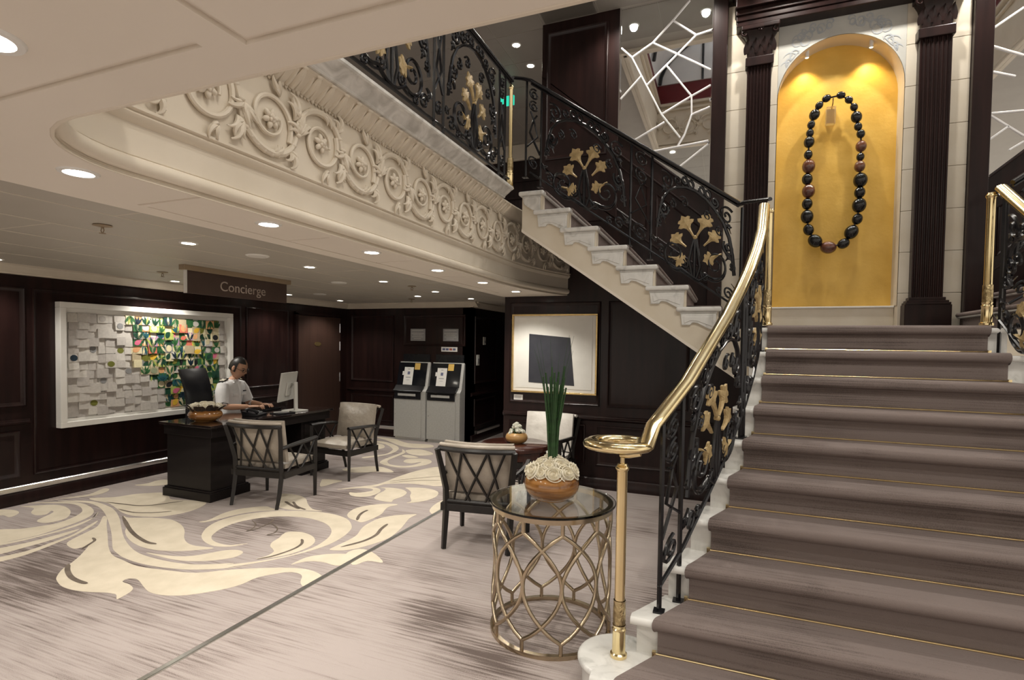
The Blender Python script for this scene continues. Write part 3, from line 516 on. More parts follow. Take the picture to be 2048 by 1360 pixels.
def acanthus(mb, x, z, ang, ln, curl=1., wd=.02):
    """curling leaf made of three lobed strands"""
    for k, (da, sc) in enumerate(((0, 1), (.45*curl, .72), (-.35*curl, .6))):
        pts = []; rr = []; n = 8; a = ang+da
        px, pz = x, z
        for i in range(n+1):
            t = i/n; pts.append((px, .004+.016*sin(pi*t)+.012*t*t, pz)); rr.append(wd*(.35+.65*sin(pi*min(1, t*1.05)))*(.5 if k else .62)*(1-.35*t))
            a += curl*(.10+.42*t*t); px += cos(a)*ln*sc/n; pz += sin(a)*ln*sc/n
        mb.tube(pts, rr, 6)
PIT = .315
def relief():
    mb = MB(); R0 = PIT/2; q = lambda pts, rr: mb.tube(pts, rr, 7)
    A = lambda r, a, y=.006: (r*cos(a), y, r*sin(a))
    n = 20; q([A(R0-.012*sin(pi*i/n), pi+pi*i/n, .005+.006*sin(pi*i/n)) for i in range(n+1)], [.013+.003*sin(pi*i/n) for i in range(n+1)])
    n = 32; q([A(.132-.078*(i/n)**.75, -.55+2*pi*1.12*i/n, .006+.010*i/n) for i in range(n+1)], [.013-.006*i/n for i in range(n+1)])
    # scalloped outer leaf hugging the lower bend
    for k in range(10):
        a = pi*1.10+.26*k; mb.ball(A(.152, a, .012), .013+.003*(k % 2), .013, .012, 7, 5)
    # husk wrapping the stem where the wave crosses over
    for sx in (-1,):
        for k, (da, ln) in enumerate(((0, .10), (.5, .085), (-.55, .075))): acanthus(mb, -R0+.01, .015, -pi/2+da, ln*1.2, .5 if k != 2 else -.8, .025)
        mb.ball((-R0, .016, .018), .016, .016, .011, 8, 6)
    acanthus(mb, -.135, -.075, pi*1.05, .11, 1.2, .027); acanthus(mb, .115, -.10, -.75, .10, -1.2, .027); acanthus(mb, .06, .125, 2.9, .10, -1.0, .024); acanthus(mb, .145, .05, 1.25, .13, .9, .027); acanthus(mb, .0, -.15, .2, .09, .6, .022)
    return mb.mesh('scroll_relief', 'plaster', 50)
def rosette():
    mb = MB()
    for k in range(6):
        a = 2*pi*k/6+.3; m = Matrix.Rotation(-a, 3, 'Y'); mb.ball((.026*cos(a), .014, .026*sin(a)), .022, .012, .013, 8, 6, m)
    for k in range(5):
        a = 2*pi*k/5; mb.ball((.012*cos(a), .024, .012*sin(a)), .010, .010, .010, 7, 5)
    mb.ball((0, .03, 0), .010, .010, .010, 7, 5)
    return mb.mesh('rosette', 'plaster', 60)
RE, RO = relief(), rosette()
s0 = None
for i in range(len(PATH)):
    if abs(PATH[i][0]+1.93) < 1e-6 and s0 is None: s0 = CUM[i]-PATH[i][1]      # path length at y = 0 on the straight
k = 0; y = 1.193-.315
while y < 5.7:
    fl = 1 if k % 2 else -1
    o = bpy.data.objects.new('scroll_relief', RE); link(o, fa); o.matrix_basis = path_mtx(s0+y, .032, 2.527, fl)
    r = bpy.data.objects.new('rosette', RO); link(r, o)
    y += PIT; k += 1
def leafband():
    mb = MB()
    for k, (dx, ln, w_) in enumerate(((0, .11, .030), (-.027, .085, .02), (.027, .085, .02))):
        pts = []; rr = []
        for i in range(9):
            t = i/8; pts.append((dx*(1-.2*t), .008+.092*t**1.3*ln/.11+.012*sin(pi*t), .0+.075*t)); rr.append(w_*(.35+.65*sin(pi*min(1, .25+.7*t)))*.55)
        mb.tube(pts, rr, 6)
    mb.tube([(-.042, .0, .004), (-.048, .03, .05), (-.03, .075, .07), (-.02, .07, .06)], [.006, .008, .007, .005], 6)
    mb.ball((0.0, .094, .072), .020, .012, .010, 8, 5)
    for k in range(4): mb.ball((-.045+.0225*k, .003, -.004), .010, .008, .012, 6, 5)
    return mb.mesh('cornice_leaf', 'plaster', 50)
LB = leafband(); y = .98
while y < 4.5:
    o = bpy.data.objects.new('cornice_leaf', LB); link(o, fa); o.matrix_basis = path_mtx(s0+y, .034, 2.716); y += .096

# ================================================================== MAIN STAIRCASE (lower flight)
CX, RIS, GO, YR9 = .89, .17, .224, 4.238
CEDGE = [(1.70, -.70), (2.0, -.50), (2.2, -.385), (2.467, -.232), (2.674, -.128), (2.908, -.039), (3.12, .041), (3.357, .115), (3.5, .155), (3.706, .203), (3.92, .24), (4.24, .268), (4.6, .28), (6.2, .28)]
def cedge(y):
    for (a, xa), (b, xb) in zip(CEDGE, CEDGE[1:]):
        if y <= b: return xa+(xb-xa)*max(0, (y-a))/(b-a) if y >= a else xa
    return CEDGE[-1][1]
def yris(k): return YR9-(9-k)*GO            # riser standing on tread k
st = thing('main_staircase', 'wide marble staircase with taupe carpet runner rising to the niche', 'staircase', (CX, 2.1, 0))
NOSE = .032; TH = .016
MARG = .115
for k in range(1, 11):
    zt = RIS*k; zb = zt-RIS; yb = yris(k) if k < 10 else YW; yf = yris(k-1) if k > 1 else yris(1)-GO
    m = MARG
    # marble block (side outline follows the flare), nosing slab with rounded lip
    ys = [yf+(yb-yf)*i/6 for i in range(7)] if k < 10 else [yf+(yb-yf)*i/12 for i in range(13)]
    mb = MB()
    def blk(z0, z1, dy, dx, yback):
        pts = []; Y = [yf-dy] + [y for y in ys if y > yf-dy+.001 and y < yback-.001] + [yback]
        left = [(cedge(y)-m-dx, y) for y in Y]; right = [(2*CX-cedge(y)+m+dx, y) for y in Y]
        mb.prism(left+right[::-1], lambda u, v, t: (u, v, t), z0, z1)
    zlow = 0
    if k == 10: 
        pass
    blk(max(zlow-.0, 0), zt-.035, 0, -.012, yb+.02 if k < 10 else YW-.005)
    if k == 1:
        pass
    # bullnose slab
    prof = [(0, zt)] + [(-NOSE-.0175*sin(a), zt-.0175+.0175*cos(a)) for a in [pi*i/6 for i in range(7)]] + [(0, zt-.035)]
    Yb = yb+.02 if k < 10 else YW-.005
    for side in (0, 1):
        rows = []
        for dy, z in prof:
            y = yf+dy; xl = cedge(yf)-m-.012; xr = cedge(yf)+.05
            rows.append([(xl, y, z), (xr, y, z)] if side == 0 else [(2*CX-xl, y, z), (2*CX-xr, y, z)])
        n = len(rows); mb.skinrows(rows); base = len(mb.v)-2*n
        mb.f += [tuple(base+2*i for i in range(n)), tuple(base+2*i+1 for i in range(n-1, -1, -1))]; mb.mi += [0, 0]
    blk(zt-.035, zt, 0, .012, Yb)
    stp = mb.build('step', 'marble', st, 40)
    # carpet over the step: tread, nosing, riser
    prof = [(yb-.001 if k < 10 else YW-.02, zt+TH), (yf+.03, zt+TH)]
    rN = .030
    prof += [(yf-NOSE+.004-rN*.9*sin(a), zt+TH-rN+rN*cos(a)) for a in [pi*i/8 for i in range(9)]]
    prof += [(yf-.020, zt-.048), (yf-.016, zt-.055), (yf-TH, zt-.075), (yf-TH, zb+TH*.6)]
    rows = []
    for yy, z in prof:
        xl = cedge(yy); rows.append([(xl+(2*CX-2*xl)*i/12, yy, z) for i in range(13)])
    if k == 10:
        ext = []
    cb = MB().skinrows(rows)
    for c in (0, 12):     # thin side edges
        cb.skinrows([[r[c] for r in rows], [(r[c][0], r[c][1]+.012, r[c][2]-.012) for r in rows]])
    cb.build('carpet_runner', 'stair_carpet', stp, 50)
    if k > 1:
        xl = cedge(yf-.03); br_ = MB(); br_.tube([(xl-.01, yf-.026, zb+TH+.004), (2*CX-xl+.01, yf-.026, zb+TH+.004)], .0045, 8)
        for s_ in (xl-.005, 2*CX-xl+.005): br_.box(s_-.008, s_+.008, yf-.034, yf-.016, zb, zb+.03)
        br_.build('stair_rod', 'brass', stp, 40)
# landing under upper flights and volute ends of the bottom step
for sgn in (-1, 1):
    vo = MB(); c = (CX+sgn*(CX+.405), 2.385, 0)
    vo.lathe([(.0001, 0), (.172, 0), (.172, .130), (.176, .136)] + [(.176+.018*sin(a), .152-.0175*cos(a)) for a in [pi*i/6 for i in range(7)]] + [(.0001, .1705)], c, 36)
    vo.build('volute_end', 'marble', st, 40)

# ================================================================== UPPER FLIGHTS
YS0 = 4.45; GU = .2415; XT0 = -.045
def upper_flight(sg, label):
    """sg=1 left flight, -1 mirrored right flight"""
    X = (lambda x: x) if sg == 1 else (lambda x: 2*CX-x)
    t = thing('upper_staircase', label, 'staircase', (X(-.9), 5.1, 1.7))
    # cream stringer wall
    xs0, xs1 = .16, -1.70; zb = lambda x: 1.449+(-.118-x)*.695
    poly = [(xs1, zb(xs1))]
    poly += [(xs0, zb(xs0))]
    poly += [(xs0, 1.70)]
    for i in range(7):
        xr = XT0-i*GU; poly += [(xr-.02, 1.70+RIS*i), (xr-.02, 1.70+RIS*(i+1)-.03)]
    poly += [(xs1, 2.86)]
    MB().prism(poly, lambda u, v, q: (X(u), q, v), YS0, YS0+.06).build('stringer', 'stone', t)
    hs = MB()
    hs.prism([(xs1, zb(xs1)-.004), (xs0, zb(xs0)-.004), (xs0, zb(xs0)+.022), (xs1, zb(xs1)+.022)], lambda u, v, q: (X(u), q, v), YS0-.012, YS0+.01)
    hs.build('stringer_edge', 'soffit_paint', t)
    MB().prism([(xs1, zb(xs1)), (xs0, zb(xs0)), (xs0, zb(xs0)+.03), (xs1, zb(xs1)+.03)], lambda u, v, q: (X(u), q, v), YS0+.06, YW-.045).build('stair_underside', 'dark_wood', t)
    for i in range(7):
        zt = 1.70+RIS*(i+1); xr = XT0-i*GU; xl = xr-.335
        if i == 6: xl = xr-.23
        mb = MB()
        # tread slab with rounded lip towards the walker and along the open side
        mb.box(min(X(xl), X(xr)), max(X(xl), X(xr)), YS0-.042, YW-.045, zt-.037, zt)
        o = mb.build('tread', 'marble', t, bevel=.014, seg=3)
        b2 = MB(); z1 = zt-.037
        b2.box(min(X(xl+.03), X(xr-.03)), max(X(xl+.03), X(xr-.03)), YS0-.012, YS0+.02, z1-.018, z1)
        out = [(xl+.035, z1-.018), (xr-.035, z1-.018), (xr-.038, zt-.175)]
        wv = [(xr-.06, zt-.177), (xr-.09, zt-.172), (xr-.13, zt-.150), (xr-.17, zt-.128), (xr-.20, zt-.122), (xr-.215, zt-.126), (xr-.222, zt-.140), (xr-.232, zt-.142), (xr-.27, zt-.142), (xl+.045, zt-.142)]
        if i == 6: wv = [(xr-.06, zt-.177), (xr-.10, zt-.165), (xr-.15, zt-.135), (xl+.045, zt-.105)]
        b2.prism(out+wv, lambda u, v, q: (X(u), q, v), YS0-.020, YS0+.02)
        b2.build('bracket', 'grey_marble' if i == 6 else 'marble', o, bevel=.004)
        ins = [(xl+.06, z1-.040), (xr-.06, z1-.040), (xr-.062, zt-.155), (xr-.12, zt-.132), (xr-.17, zt-.112), (xr-.22, zt-.108), (xl+.065, zt-.128)]
        if i < 6: MB().prism(ins, lambda u, v, q: (X(u), q, v), YS0-.026, YS0-.016).build('bracket_panel', 'marble', o, bevel=.003)
        cp = MB()          # carpet runner on the tread
        ya, yb = YS0+.035, YW-.06; rows = []
        for xx, z in [(xl+.08, zt+.012), (xr-.02, zt+.012)] + [(xr-.012+.020*sin(a), zt-.008+.020*cos(a)) for a in [pi*j/5 for j in range(6)]] + [(xr-.032, zt-.04), (xr-.036, zt-RIS+.006)]:
            rows.append([(X(xx), ya, z), (X(xx), yb, z)])
        cp.skinrows(rows)
        cp.skinrows([[r[0] for r in rows], [(X(xr-.06), ya, z_[0][2]-.012) for z_ in rows]])
        cp.build('carpet_runner', 'stair_carpet', o, 50)
        MB().box(min(X(xr-.045), X(xr-.030)), max(X(xr-.045), X(xr-.030)), YS0+.02, YW-.045, zt-RIS, zt-.036).build('riser', 'stair_carpet', o)
    return t
upper_flight(1, 'upper stair flight with scrolled marble step ends climbing left above the picture')
upper_flight(-1, 'upper stair flight climbing right beside the fluted pilaster')
# ================================================================== NICHE WALL (landing level)
WY = YW
wn = thing('wall_niche', 'pale stone block wall with arched golden niche above the stairs', 'wall', (CX, WY, 1.7), kind='structure')
AL, AR, AZ = .39, 1.41, 3.94; AC = (AL+AR)/2; AH = (AR-AL)/2
MB().box(-.10, 1.90, WY+.26, WY+.34, 1.6, 5.4).build('backing', 'stone_joint', wn)
# stone blocks left/right of the niche, each with its own joint
def blockcol(x0, x1, offs=0.):
    z = 1.70; H_ = .365; first = True
    while z < 4.9:
        z1 = min(z+(H_ if not first else H_+offs), 4.9); first = False
        MB().box(x0+.0015, x1-.0015, WY, WY+.26, z+.0015, z1-.0015).build('stone_block', 'stone', wn, bevel=.003); z = z1
blockcol(-.065, .13); blockcol(.31, AL, 0); blockcol(AR, 1.51); blockcol(1.70, 1.875)
# spandrel above the arch (one fitted piece each side, painted)
for sg in (-1, 1):
    pts = [(AC+sg*AH, AZ)] + [(AC+sg*AH*cos(a), AZ+AH*sin(a)) for a in [pi/2*i/14 for i in range(1, 15)]] + [(AC, 4.9), (AC+sg*AH, 4.9)]
    MB().prism(pts, lambda u, v, q: (u, q, v), WY, WY+.26).build('spandrel', 'mural_ground', wn)
# niche back, reveal and base
pts = [(AC+AH*cos(a), AZ+AH*sin(a)) for a in [pi*i/24 for i in range(25)]]
MB().prism([(AL-.02, 1.96), (AR+.02, 1.96), (AR+.02, AZ)] + [(AC+(AH+.02)*cos(a), AZ+(AH+.02)*sin(a)) for a in [pi*i/24 for i in range(25)]] + [(AL-.02, AZ)], lambda u, v, q: (u, q, v), WY+.20, WY+.22).build('niche_back', 'gold_wall', wn)
rows = [[(AR-.004, y, 1.96) for y in (WY, WY+.2)]] + [[(AC+(u-AC)*.992, y, AZ+(v-AZ)*.992) for y in (WY, WY+.2)] for u, v in pts] + [[(AL+.004, y, 1.96) for y in (WY, WY+.2)]]
MB().skinrows(rows).build('niche_reveal', 'stone', wn, 40)
MB().box(AL, AR, WY+.10, WY+.22, 1.70, 1.945).build('niche_base', 'stone', wn)
MB().box(AL, AR, WY+.085, WY+.22, 1.945, 1.962).build('niche_sill', 'white_paint', wn, bevel=.004)
# painted scroll frieze above the arch (flat ribbons of paint)
def ribbon(pts, w_, y):
    q = cat_rom(pts, 5, closed=False); a = []; b = []; n = len(q)
    for i, p in enumerate(q):
        u = q[max(i-1, 0)]; v = q[min(i+1, n-1)]; d = Vector((v[0]-u[0], v[1]-u[1])); d.normalize(); h = w_*.5*(.25+.75*sin(pi*i/(n-1)))
        a.append((p[0]-d.y*h, y, p[1]+d.x*h)); b.append((p[0]+d.y*h, y, p[1]-d.x*h))
    return MB().skinrows([a, b])
rnd = random.Random(3)
for sg in (-1, 1):
    for x0, z0, sc, a0 in ((.50, 4.30, .07, .3), (.44, 4.14, .06, 1.2), (.60, 4.44, .06, 2.2), (.72, 4.51, .05, .5), (.42, 4.02, .05, 2.6), (.54, 4.45, .05, 4.), (.66, 4.53, .035, 1.), (.80, 4.54, .035, 2.), (.46, 4.24, .045, .1), (.43, 4.08, .04, 3.), (.58, 4.50, .04, 5.)):
        x = x0 if sg < 0 else 2*AC-x0
        for j in range(3):
            sp = [(x+sg*(sc*(1-.75*i/12))*cos(a0+j*2.1+i*.42)-sg*sc*.3*j, z0+(sc*(1-.75*i/12))*sin(a0+j*2.1+i*.42)+.02*j) for i in range(13)]
            sp = [p for p in sp if (p[0]-AC)**2+(max(p[1], AZ)-AZ)**2 > (AH+.012)**2]
            if len(sp) > 3: ribbon(sp, .013, WY-.0015-.0004*j-.0012*(sc > .045)-.0002*rnd.random()).build('painted_scroll', 'mural', wn)
spn = spot(wn, wm(wn).inverted() @ Vector((AC-.26, WY+.07, AZ+.36)), 8.0, (1, .72, .32), 100, .8, .02, (.0, .28, -1)); spn.name = 'niche_spot'
spn = spot(wn, wm(wn).inverted() @ Vector((AC+.26, WY+.07, AZ+.36)), 9.0, (1, .72, .32), 100, .8, .02, (.0, .28, -1)); spn.name = 'niche_spot'
for sg in (-1, 1):
    t = thing('niche_lamp', 'small warm spotlight hidden at the %s top of the golden niche' % ('left' if sg < 0 else 'right'), 'spotlight', (AC+sg*.26, WY+.05, AZ+.40))
    MB().tube([(AC+sg*.26, WY+.06, AZ+.46), (AC+sg*.26, WY+.08, AZ+.385)], .018, 10).build('housing', 'white_paint', t, 40)
    MB().lathe([(.0001, 0), (.014, 0)], (AC+sg*.26, WY+.081, AZ+.383), 12).build('lens', 'niche_glow', t)
# necklace of giant beads
nk = thing('bead_necklace', 'giant necklace of dark glossy beads hanging in the golden niche', 'sculpture', (.89, 5.84, 2.45))
BM = {}
cord = MB()
for i, (x, z, r) in enumerate(BEADS):
    nx, nz, _ = BEADS[(i+1) % len(BEADS)]; px, pz, _ = BEADS[i-1]
    cord.tube([(x, 5.84, z), (nx, 5.84, nz)], .008, 6)
    brown = i in (6, 8, 15, 20, 22); ang = atan2(nz-pz, nx-px)
    if r not in BM:
        BM[r] = {}
    if brown not in BM[r]:
        m = MB().ball((0, 0, 0), r*.90, r*.90, r*1.06, 20, 14); BM[r][brown] = m.mesh('bead', 'bead_brown' if brown else 'bead_black', 60)
    o = bpy.data.objects.new('bead', BM[r][brown]); link(o, nk); o.matrix_basis = wm(nk).inverted() @ Matrix.Translation((x, 5.84, z)) @ Matrix.Rotation(-(ang-pi/2), 4, 'Y')
cord.build('cord', 'black_plastic', nk, 40)
t = thing('acrylic_hook', 'clear acrylic hook holding the top of the bead necklace', 'hook', (.862, 5.93, 3.73))
MB().box(.825, .905, 5.90, 5.968, 3.70, 3.86).build('block', 'acrylic', t, bevel=.006); MB().tube([(.866, 5.90, 3.83), (.866, 5.84, 3.86), (.866, 5.82, 3.90)], .006, 8).build('pin', 'brass', t, 40)

# fluted pilasters with Corinthian capitals, entablature
def capital_mesh():
    mb = MB(); 
    # bell, local origin at bottom centre; width .21, projecting -y
    rows = []
    for z, hw, d in ((0, .105, .075), (.03, .10, .075), (.12, .105, .085), (.19, .125, .105), (.235, .15, .13)):
        rows.append([(-hw, 0, z), (-hw, -d*.7, z), (-hw*.8, -d, z), (hw*.8, -d, z), (hw, -d*.7, z), (hw, 0, z)])
    mb.skinrows(rows)
    return mb
def leaf3(mb, x, y0, z, h, w_, out):
    rows = []
    for i in range(7):
        t = i/6; ww = w_*(.55+.6*sin(pi*min(1, .2+.75*t)))*(1-.55*t**3); o_ = out*(.25*t+.75*t**3); zz = z+h*(t if t < .85 else .85+.05*(t-.85)/.15)
        rows.append([(x-ww, y0-o_*.8, zz-.006*t), (x-ww*.5, y0-o_-.006, zz), (x, y0-o_-.012, zz+.004), (x+ww*.5, y0-o_-.006, zz), (x+ww, y0-o_*.8, zz-.006*t)])
    mb.skinrows(rows)
def pilaster(x0, x1, label):
    xc = (x0+x1)/2; hw = (x1-x0)/2
    t = thing('pilaster', label, 'pilaster', (xc, WY, 1.7), group='fluted pilasters framing the golden niche')
    MB().box(x0-.055, x1+.055, WY-.12, WY, 1.70, 1.955).build('plinth', 'dark_wood', t, bevel=.004)
    b = MB(); 
    for i, (z0, z1, e) in enumerate(((1.955, 1.975, .048), (1.975, 1.992, .036), (1.992, 2.02, .018))): b.box(x0-e, x1+e, WY-.075-e, WY, z0, z1)
    b.build('base_moulding', 'dark_wood', t, bevel=.004)
    # fluted shaft: cross-section with concave flutes
    n = 7; sec = [(x0, WY), (x0, WY-.075)]
    fw = (x1-x0-.012)/n
    for i in range(n):
        a = x0+.006+fw*i
        for j in range(7):
            u = j/6; sec.append((a+fw*.12+fw*.76*u, WY-.075+.010*sin(pi*u)))
    sec += [(x1, WY-.075), (x1, WY)]
    mb = MB().prism(sec, lambda u, v, q: (u, v, q), 2.02, 4.25); mb.build('shaft', 'dark_wood', t)
    MB().box(x0-.018, x1+.018, WY-.095, WY, 4.25, 4.335).build('necking', 'dark_wood', t, bevel=.006)
    cp = capital_mesh().xform(Matrix.Translation((xc, WY-.0, 4.335))).build('capital', 'dark_wood', t, 40)
    for row, (z, h, out, xs, w_) in enumerate(((4.335, .10, .035, (-.075, 0, .075), .034), (4.37, .13, .05, (-.105, -.038, .038, .105), .034))):
        for dx in xs:
            m = MB(); leaf3(m, xc+dx, WY-.075, z, h, w_, out); m.build('acanthus_leaf', 'dark_wood', cp, 60)
    for dx in (-.135, .135):
        m = MB(); m.tube([(xc+dx+(.034*(1-i/16))*cos(1.0+i*.5), WY-.125, 4.545+(.034*(1-i/16))*sin(1.0+i*.5)) for i in range(15)], [.012-.0004*i for i in range(15)], 6); m.build('volute', 'dark_wood', cp, 60)
    m = MB()
    for k in range(5): a = 2*pi*k/5; m.ball((xc+.018*cos(a), WY-.135, 4.575+.018*sin(a)), .012, .008, .012, 7, 5)
    m.ball((xc, WY-.14, 4.575), .009, n=7, m=5); m.build('rosette', 'dark_wood', cp, 60)
    MB().box(xc-.165, xc+.165, WY-.15, WY, 4.572, 4.612).build('abacus', 'dark_wood', t, bevel=.008)
pilaster(.117, .327, 'dark fluted pilaster with carved leaf capital, left of the golden niche')
pilaster(1.49, 1.72, 'dark fluted pilaster with carved leaf capital, right of the golden niche')
en = thing('trim_7', 'dark carved timber entablature over the niche pilasters', 'entablature', (CX, WY, 4.61), kind='structure')
for i, (z0, z1, d) in enumerate(((4.612, 4.66, .14), (4.66, 4.71, .15), (4.71, 4.76, .165), (4.76, 4.775, .20), (4.775, 4.90, .17), (4.90, 4.93, .22), (4.93, 4.97, .28), (4.97, 5.03, .33), (5.03, 5.09, .37))):
    MB().box(.055-d*.3, 1.785+d*.3, WY-d, WY, z0, z1).build('moulding', 'dark_wood', en, bevel=.006)
# dark posts each side of the stone, timber panel, wall behind flights
def side(sg):
    X = (lambda x: x) if sg == 1 else (lambda x: 2*CX-x+.03)
    def bx(a, b, *r): return MB().box(min(X(a), X(b)), max(X(a), X(b)), *r)
    w_ = tag(bx(-1.985, -.065, WY, WY+.12, 2.9 if sg == 1 else 1.7, 5.3).build('wall_stair_%s' % ('left' if sg == 1 else 'right'), 'dark_wood'), 'dark timber wall behind the %s upper flight' % ('left' if sg == 1 else 'right'), 'wall', kind='structure')
    bx(-.20, -.065, WY-.06, WY, 1.7, 5.3).build('post', 'dark_wood', w_, bevel=.006)
    bx(-1.985, -1.12, WY-.03, WY, 2.9, 5.3).build('timber_pier', 'dark_wood', w_, bevel=.01)
    frame_strip((0, WY-.03, 0), (1, 0, 0), (0, -1, 0), min(X(-1.93), X(-1.24)), max(X(-1.93), X(-1.24)), 3.6, 5.0, .04, .022).build('panel_moulding', 'dark_wood', w_, 40)
    # sloping dado with rails
    sl = .85
    zt = lambda x: 3.03+(-.192-x)*sl
    MB().prism([(-1.985, zt(-1.985)-.02), (-.20, zt(-.20)-.02), (-.20, 1.72), (-.35, 1.72), (-1.985, 2.86)], lambda u, v, q: (X(u), q, v), WY-.012, WY).build('dado', 'dark_wood', w_)
    for dz, d in ((-.03, .03), (-.23, .035), (-.85, .03)):
        z = lambda x: 3.03+dz+(-.192-x)*sl*(1 if dz > -.5 else .9)
        MB().prism([(-1.985, z(-1.985)), (-.20, z(-.20)), (-.20, z(-.20)+.022), (-1.985, z(-1.985)+.022)], lambda u, v, q: (X(u), q, v), WY-d, WY).build('dado_rail', 'dark_wood', w_, bevel=.004)
    for xa, xb in ((-1.80, -1.30), (-1.22, -.80), (-.72, -.28)):
        za = lambda x: zt(x)-.33; zc = lambda x: 3.03-.74+(-.192-x)*.765
        q = [(xa, za(xa)), (xb, za(xb)), (xb, zc(xb)), (xa, zc(xa))]; cx_ = sum(p[0] for p in q)/4; cz_ = sum(p[1] for p in q)/4
        rows = []
        for f, d in ((1, .012), (.97, .022), (.93, .018), (.90, .012)):
            rows.append([(X(cx_+(u-cx_)*f), WY-d, cz_+(v-cz_)*f) for u, v in q])
        MB().skinrows(rows, closed_u=True).build('panel_moulding', 'dark_wood', w_)
    # mirror above the dado
    t = thing('wall_mirror', 'tall mirror with chrome lattice strips behind the %s upper flight' % ('left' if sg == 1 else 'right'), 'mirror', (X(-.65), WY, 3.1))
    MB().prism([(-1.115, zt(-1.115)), (-.205, zt(-.205)), (-.205, 5.25), (-1.115, 5.25)], lambda u, v, q: (X(u), q, v), WY-.018, WY-.002).build('mirror_glass', 'mirror', t)
    segs = MSTRIPS if sg == 1 else MSTRIPS_R
    for a, b, c, d in segs:
        MB().beam((a, WY-.022, b), (c, WY-.022, d), .016, .014, (0, 1, 0)).build('mirror_strip', 'satin_silver', t, bevel=.003)
    if sg == 1:
        for xx, z in ((-1.112, 4.25), (-.212, 4.70), (-.212, 4.02), (-.22, 3.6)): MB().ball((xx, WY-.03, z), .012, n=10, m=7).build('stud', 'chrome', t, 60)
    for xx in (-1.118, -.202): MB().box(min(X(xx), X(xx))-.008, X(xx)+.008, WY-.03, WY, zt(xx)-.02, 5.25).build('mirror_edge', 'chrome', t)
side(1); side(-1)

# ================================================================== UPPER DECK
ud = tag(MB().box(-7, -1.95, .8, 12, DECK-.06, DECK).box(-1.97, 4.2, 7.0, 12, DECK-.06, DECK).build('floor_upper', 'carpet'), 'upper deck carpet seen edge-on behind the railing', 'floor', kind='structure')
ZU = 5.10
uc = tag(MB().box(-7, 5, 4.95, 12, ZU+.003, ZU+.03).box(-7, -1.30, -4, 4.95, ZU+.003, ZU+.03).box(-1.30, 5, -4, 1.55, ZU+.003, ZU+.03).box(3.10, 5, 1.55, 4.95, ZU+.003, ZU+.03).build('ceiling_upper', 'upper_joint'), 'grey tiled ceiling of the upper deck', 'ceiling', kind='structure')
T = MB().box(.004, .596, .004, .596, 0, .012).mesh('ceiling_tile', 'upper_tile')
for i in range(-4, 2):
    for j in range(0, 9):
        xa = -1.97+(i)*.6-.6; ya = 4.59+j*.6
        if xa > -1.4 and ya > WY: continue
        o = bpy.data.objects.new('ceiling_tile', T); link(o, uc); o.location = (xa, ya, ZU)
for i in range(0, 11):
    o = bpy.data.objects.new('ceiling_tile', T); link(o, uc); o.location = (-1.95+i*.6, 5.13, ZU)
for i in range(0, 9):
    for j in range(0, 6):
        o = bpy.data.objects.new('ceiling_tile', T); link(o, uc); o.location = (-2.3+i*.6, 1.50-.6*(j+1), ZU)
# raised vault over the atrium with red band (seen in the mirror)
va = thing('ceiling_vault', 'white vault with dark ribs and red band above the atrium', 'ceiling', (.9, 3.2, 5.1), kind='structure')
VX0, VX1, VY0, VY1 = -1.25, 3.05, 1.6, 4.9
def rect_ring(z0, z1, t, nm, m_, bev=0.):
    for bx_ in ((VX0-t, VX1+t, VY1, VY1+t), (VX0-t, VX1+t, VY0-t, VY0), (VX0-t, VX0, VY0, VY1), (VX1, VX1+t, VY0, VY1)): MB().box(*bx_, z0, z1).build(nm, m_, va, bevel=bev)
rect_ring(ZU-.04, ZU+.75, .05, 'vault_fascia', 'plaster')
for z0, d in ((ZU-.04, .05), (ZU+.02, .03), (ZU+.60, .04), (ZU+.68, .07)):
    for bx_ in ((VX0, VX1, VY1-d, VY1), (VX0, VX1, VY0, VY0+d), (VX0, VX0+d, VY0, VY1), (VX1-d, VX1, VY0, VY1)): MB().box(*bx_, z0, z0+.035).build('cornice_strip', 'plaster', va, bevel=.008)
for k in range(12):
    o = bpy.data.objects.new('scroll_relief', RE); link(o, va); o.matrix_basis = wm(va).inverted() @ Matrix.Translation((VX0+.2+k*.33, VY0+.004, ZU+.32)) @ Matrix.Diagonal((1, 1, 1 if k % 2 else -1, 1))
rect_ring(ZU+.75, ZU+1.07, .03, 'red_band', 'vault_red')
rows = [[(VX0+(VX1-VX0)*(.5+.5*cos(a)), y_, ZU+1.07+1.0*sin(a)) for y_ in (VY0, VY1)] for a in [pi*i/24 for i in range(25)]]
MB().skinrows(rows).build('vault_shell', 'vault_white', va, 60)
for y_ in (VY0, VY1): MB().prism([(VX0+(VX1-VX0)*(.5+.5*cos(a)), ZU+1.07+1.0*sin(a)) for a in [pi*i/24 for i in range(25)]], lambda u, v, q: (u, q, v), y_-.02, y_+.02).build('vault_end', 'vault_white', va)
for y_ in (1.64, 2.5, 3.4, 4.3): MB().tube([(VX0+(VX1-VX0)*(.5+.49*cos(a)), y_, ZU+1.07+.98*sin(a)) for a in [pi*i/24 for i in range(25)]], .03, 6).build('vault_rib', 'iron', va, 50)
for x_ in (-.5, .5, 1.5): MB().tube([(x_, VY0+.03, ZU+1.07), (x_, VY0+.03, ZU+1.9)], .02, 6).build('vault_rib', 'iron', va, 50)
spv = spot(va, (0, 0, .9), 60., (.95, .97, 1), 160, .5, .2, (0, 0, 1)); spv.name = 'vault_uplight'  # unseen bare spot inside the vault, aimed up at the shell, no fixture
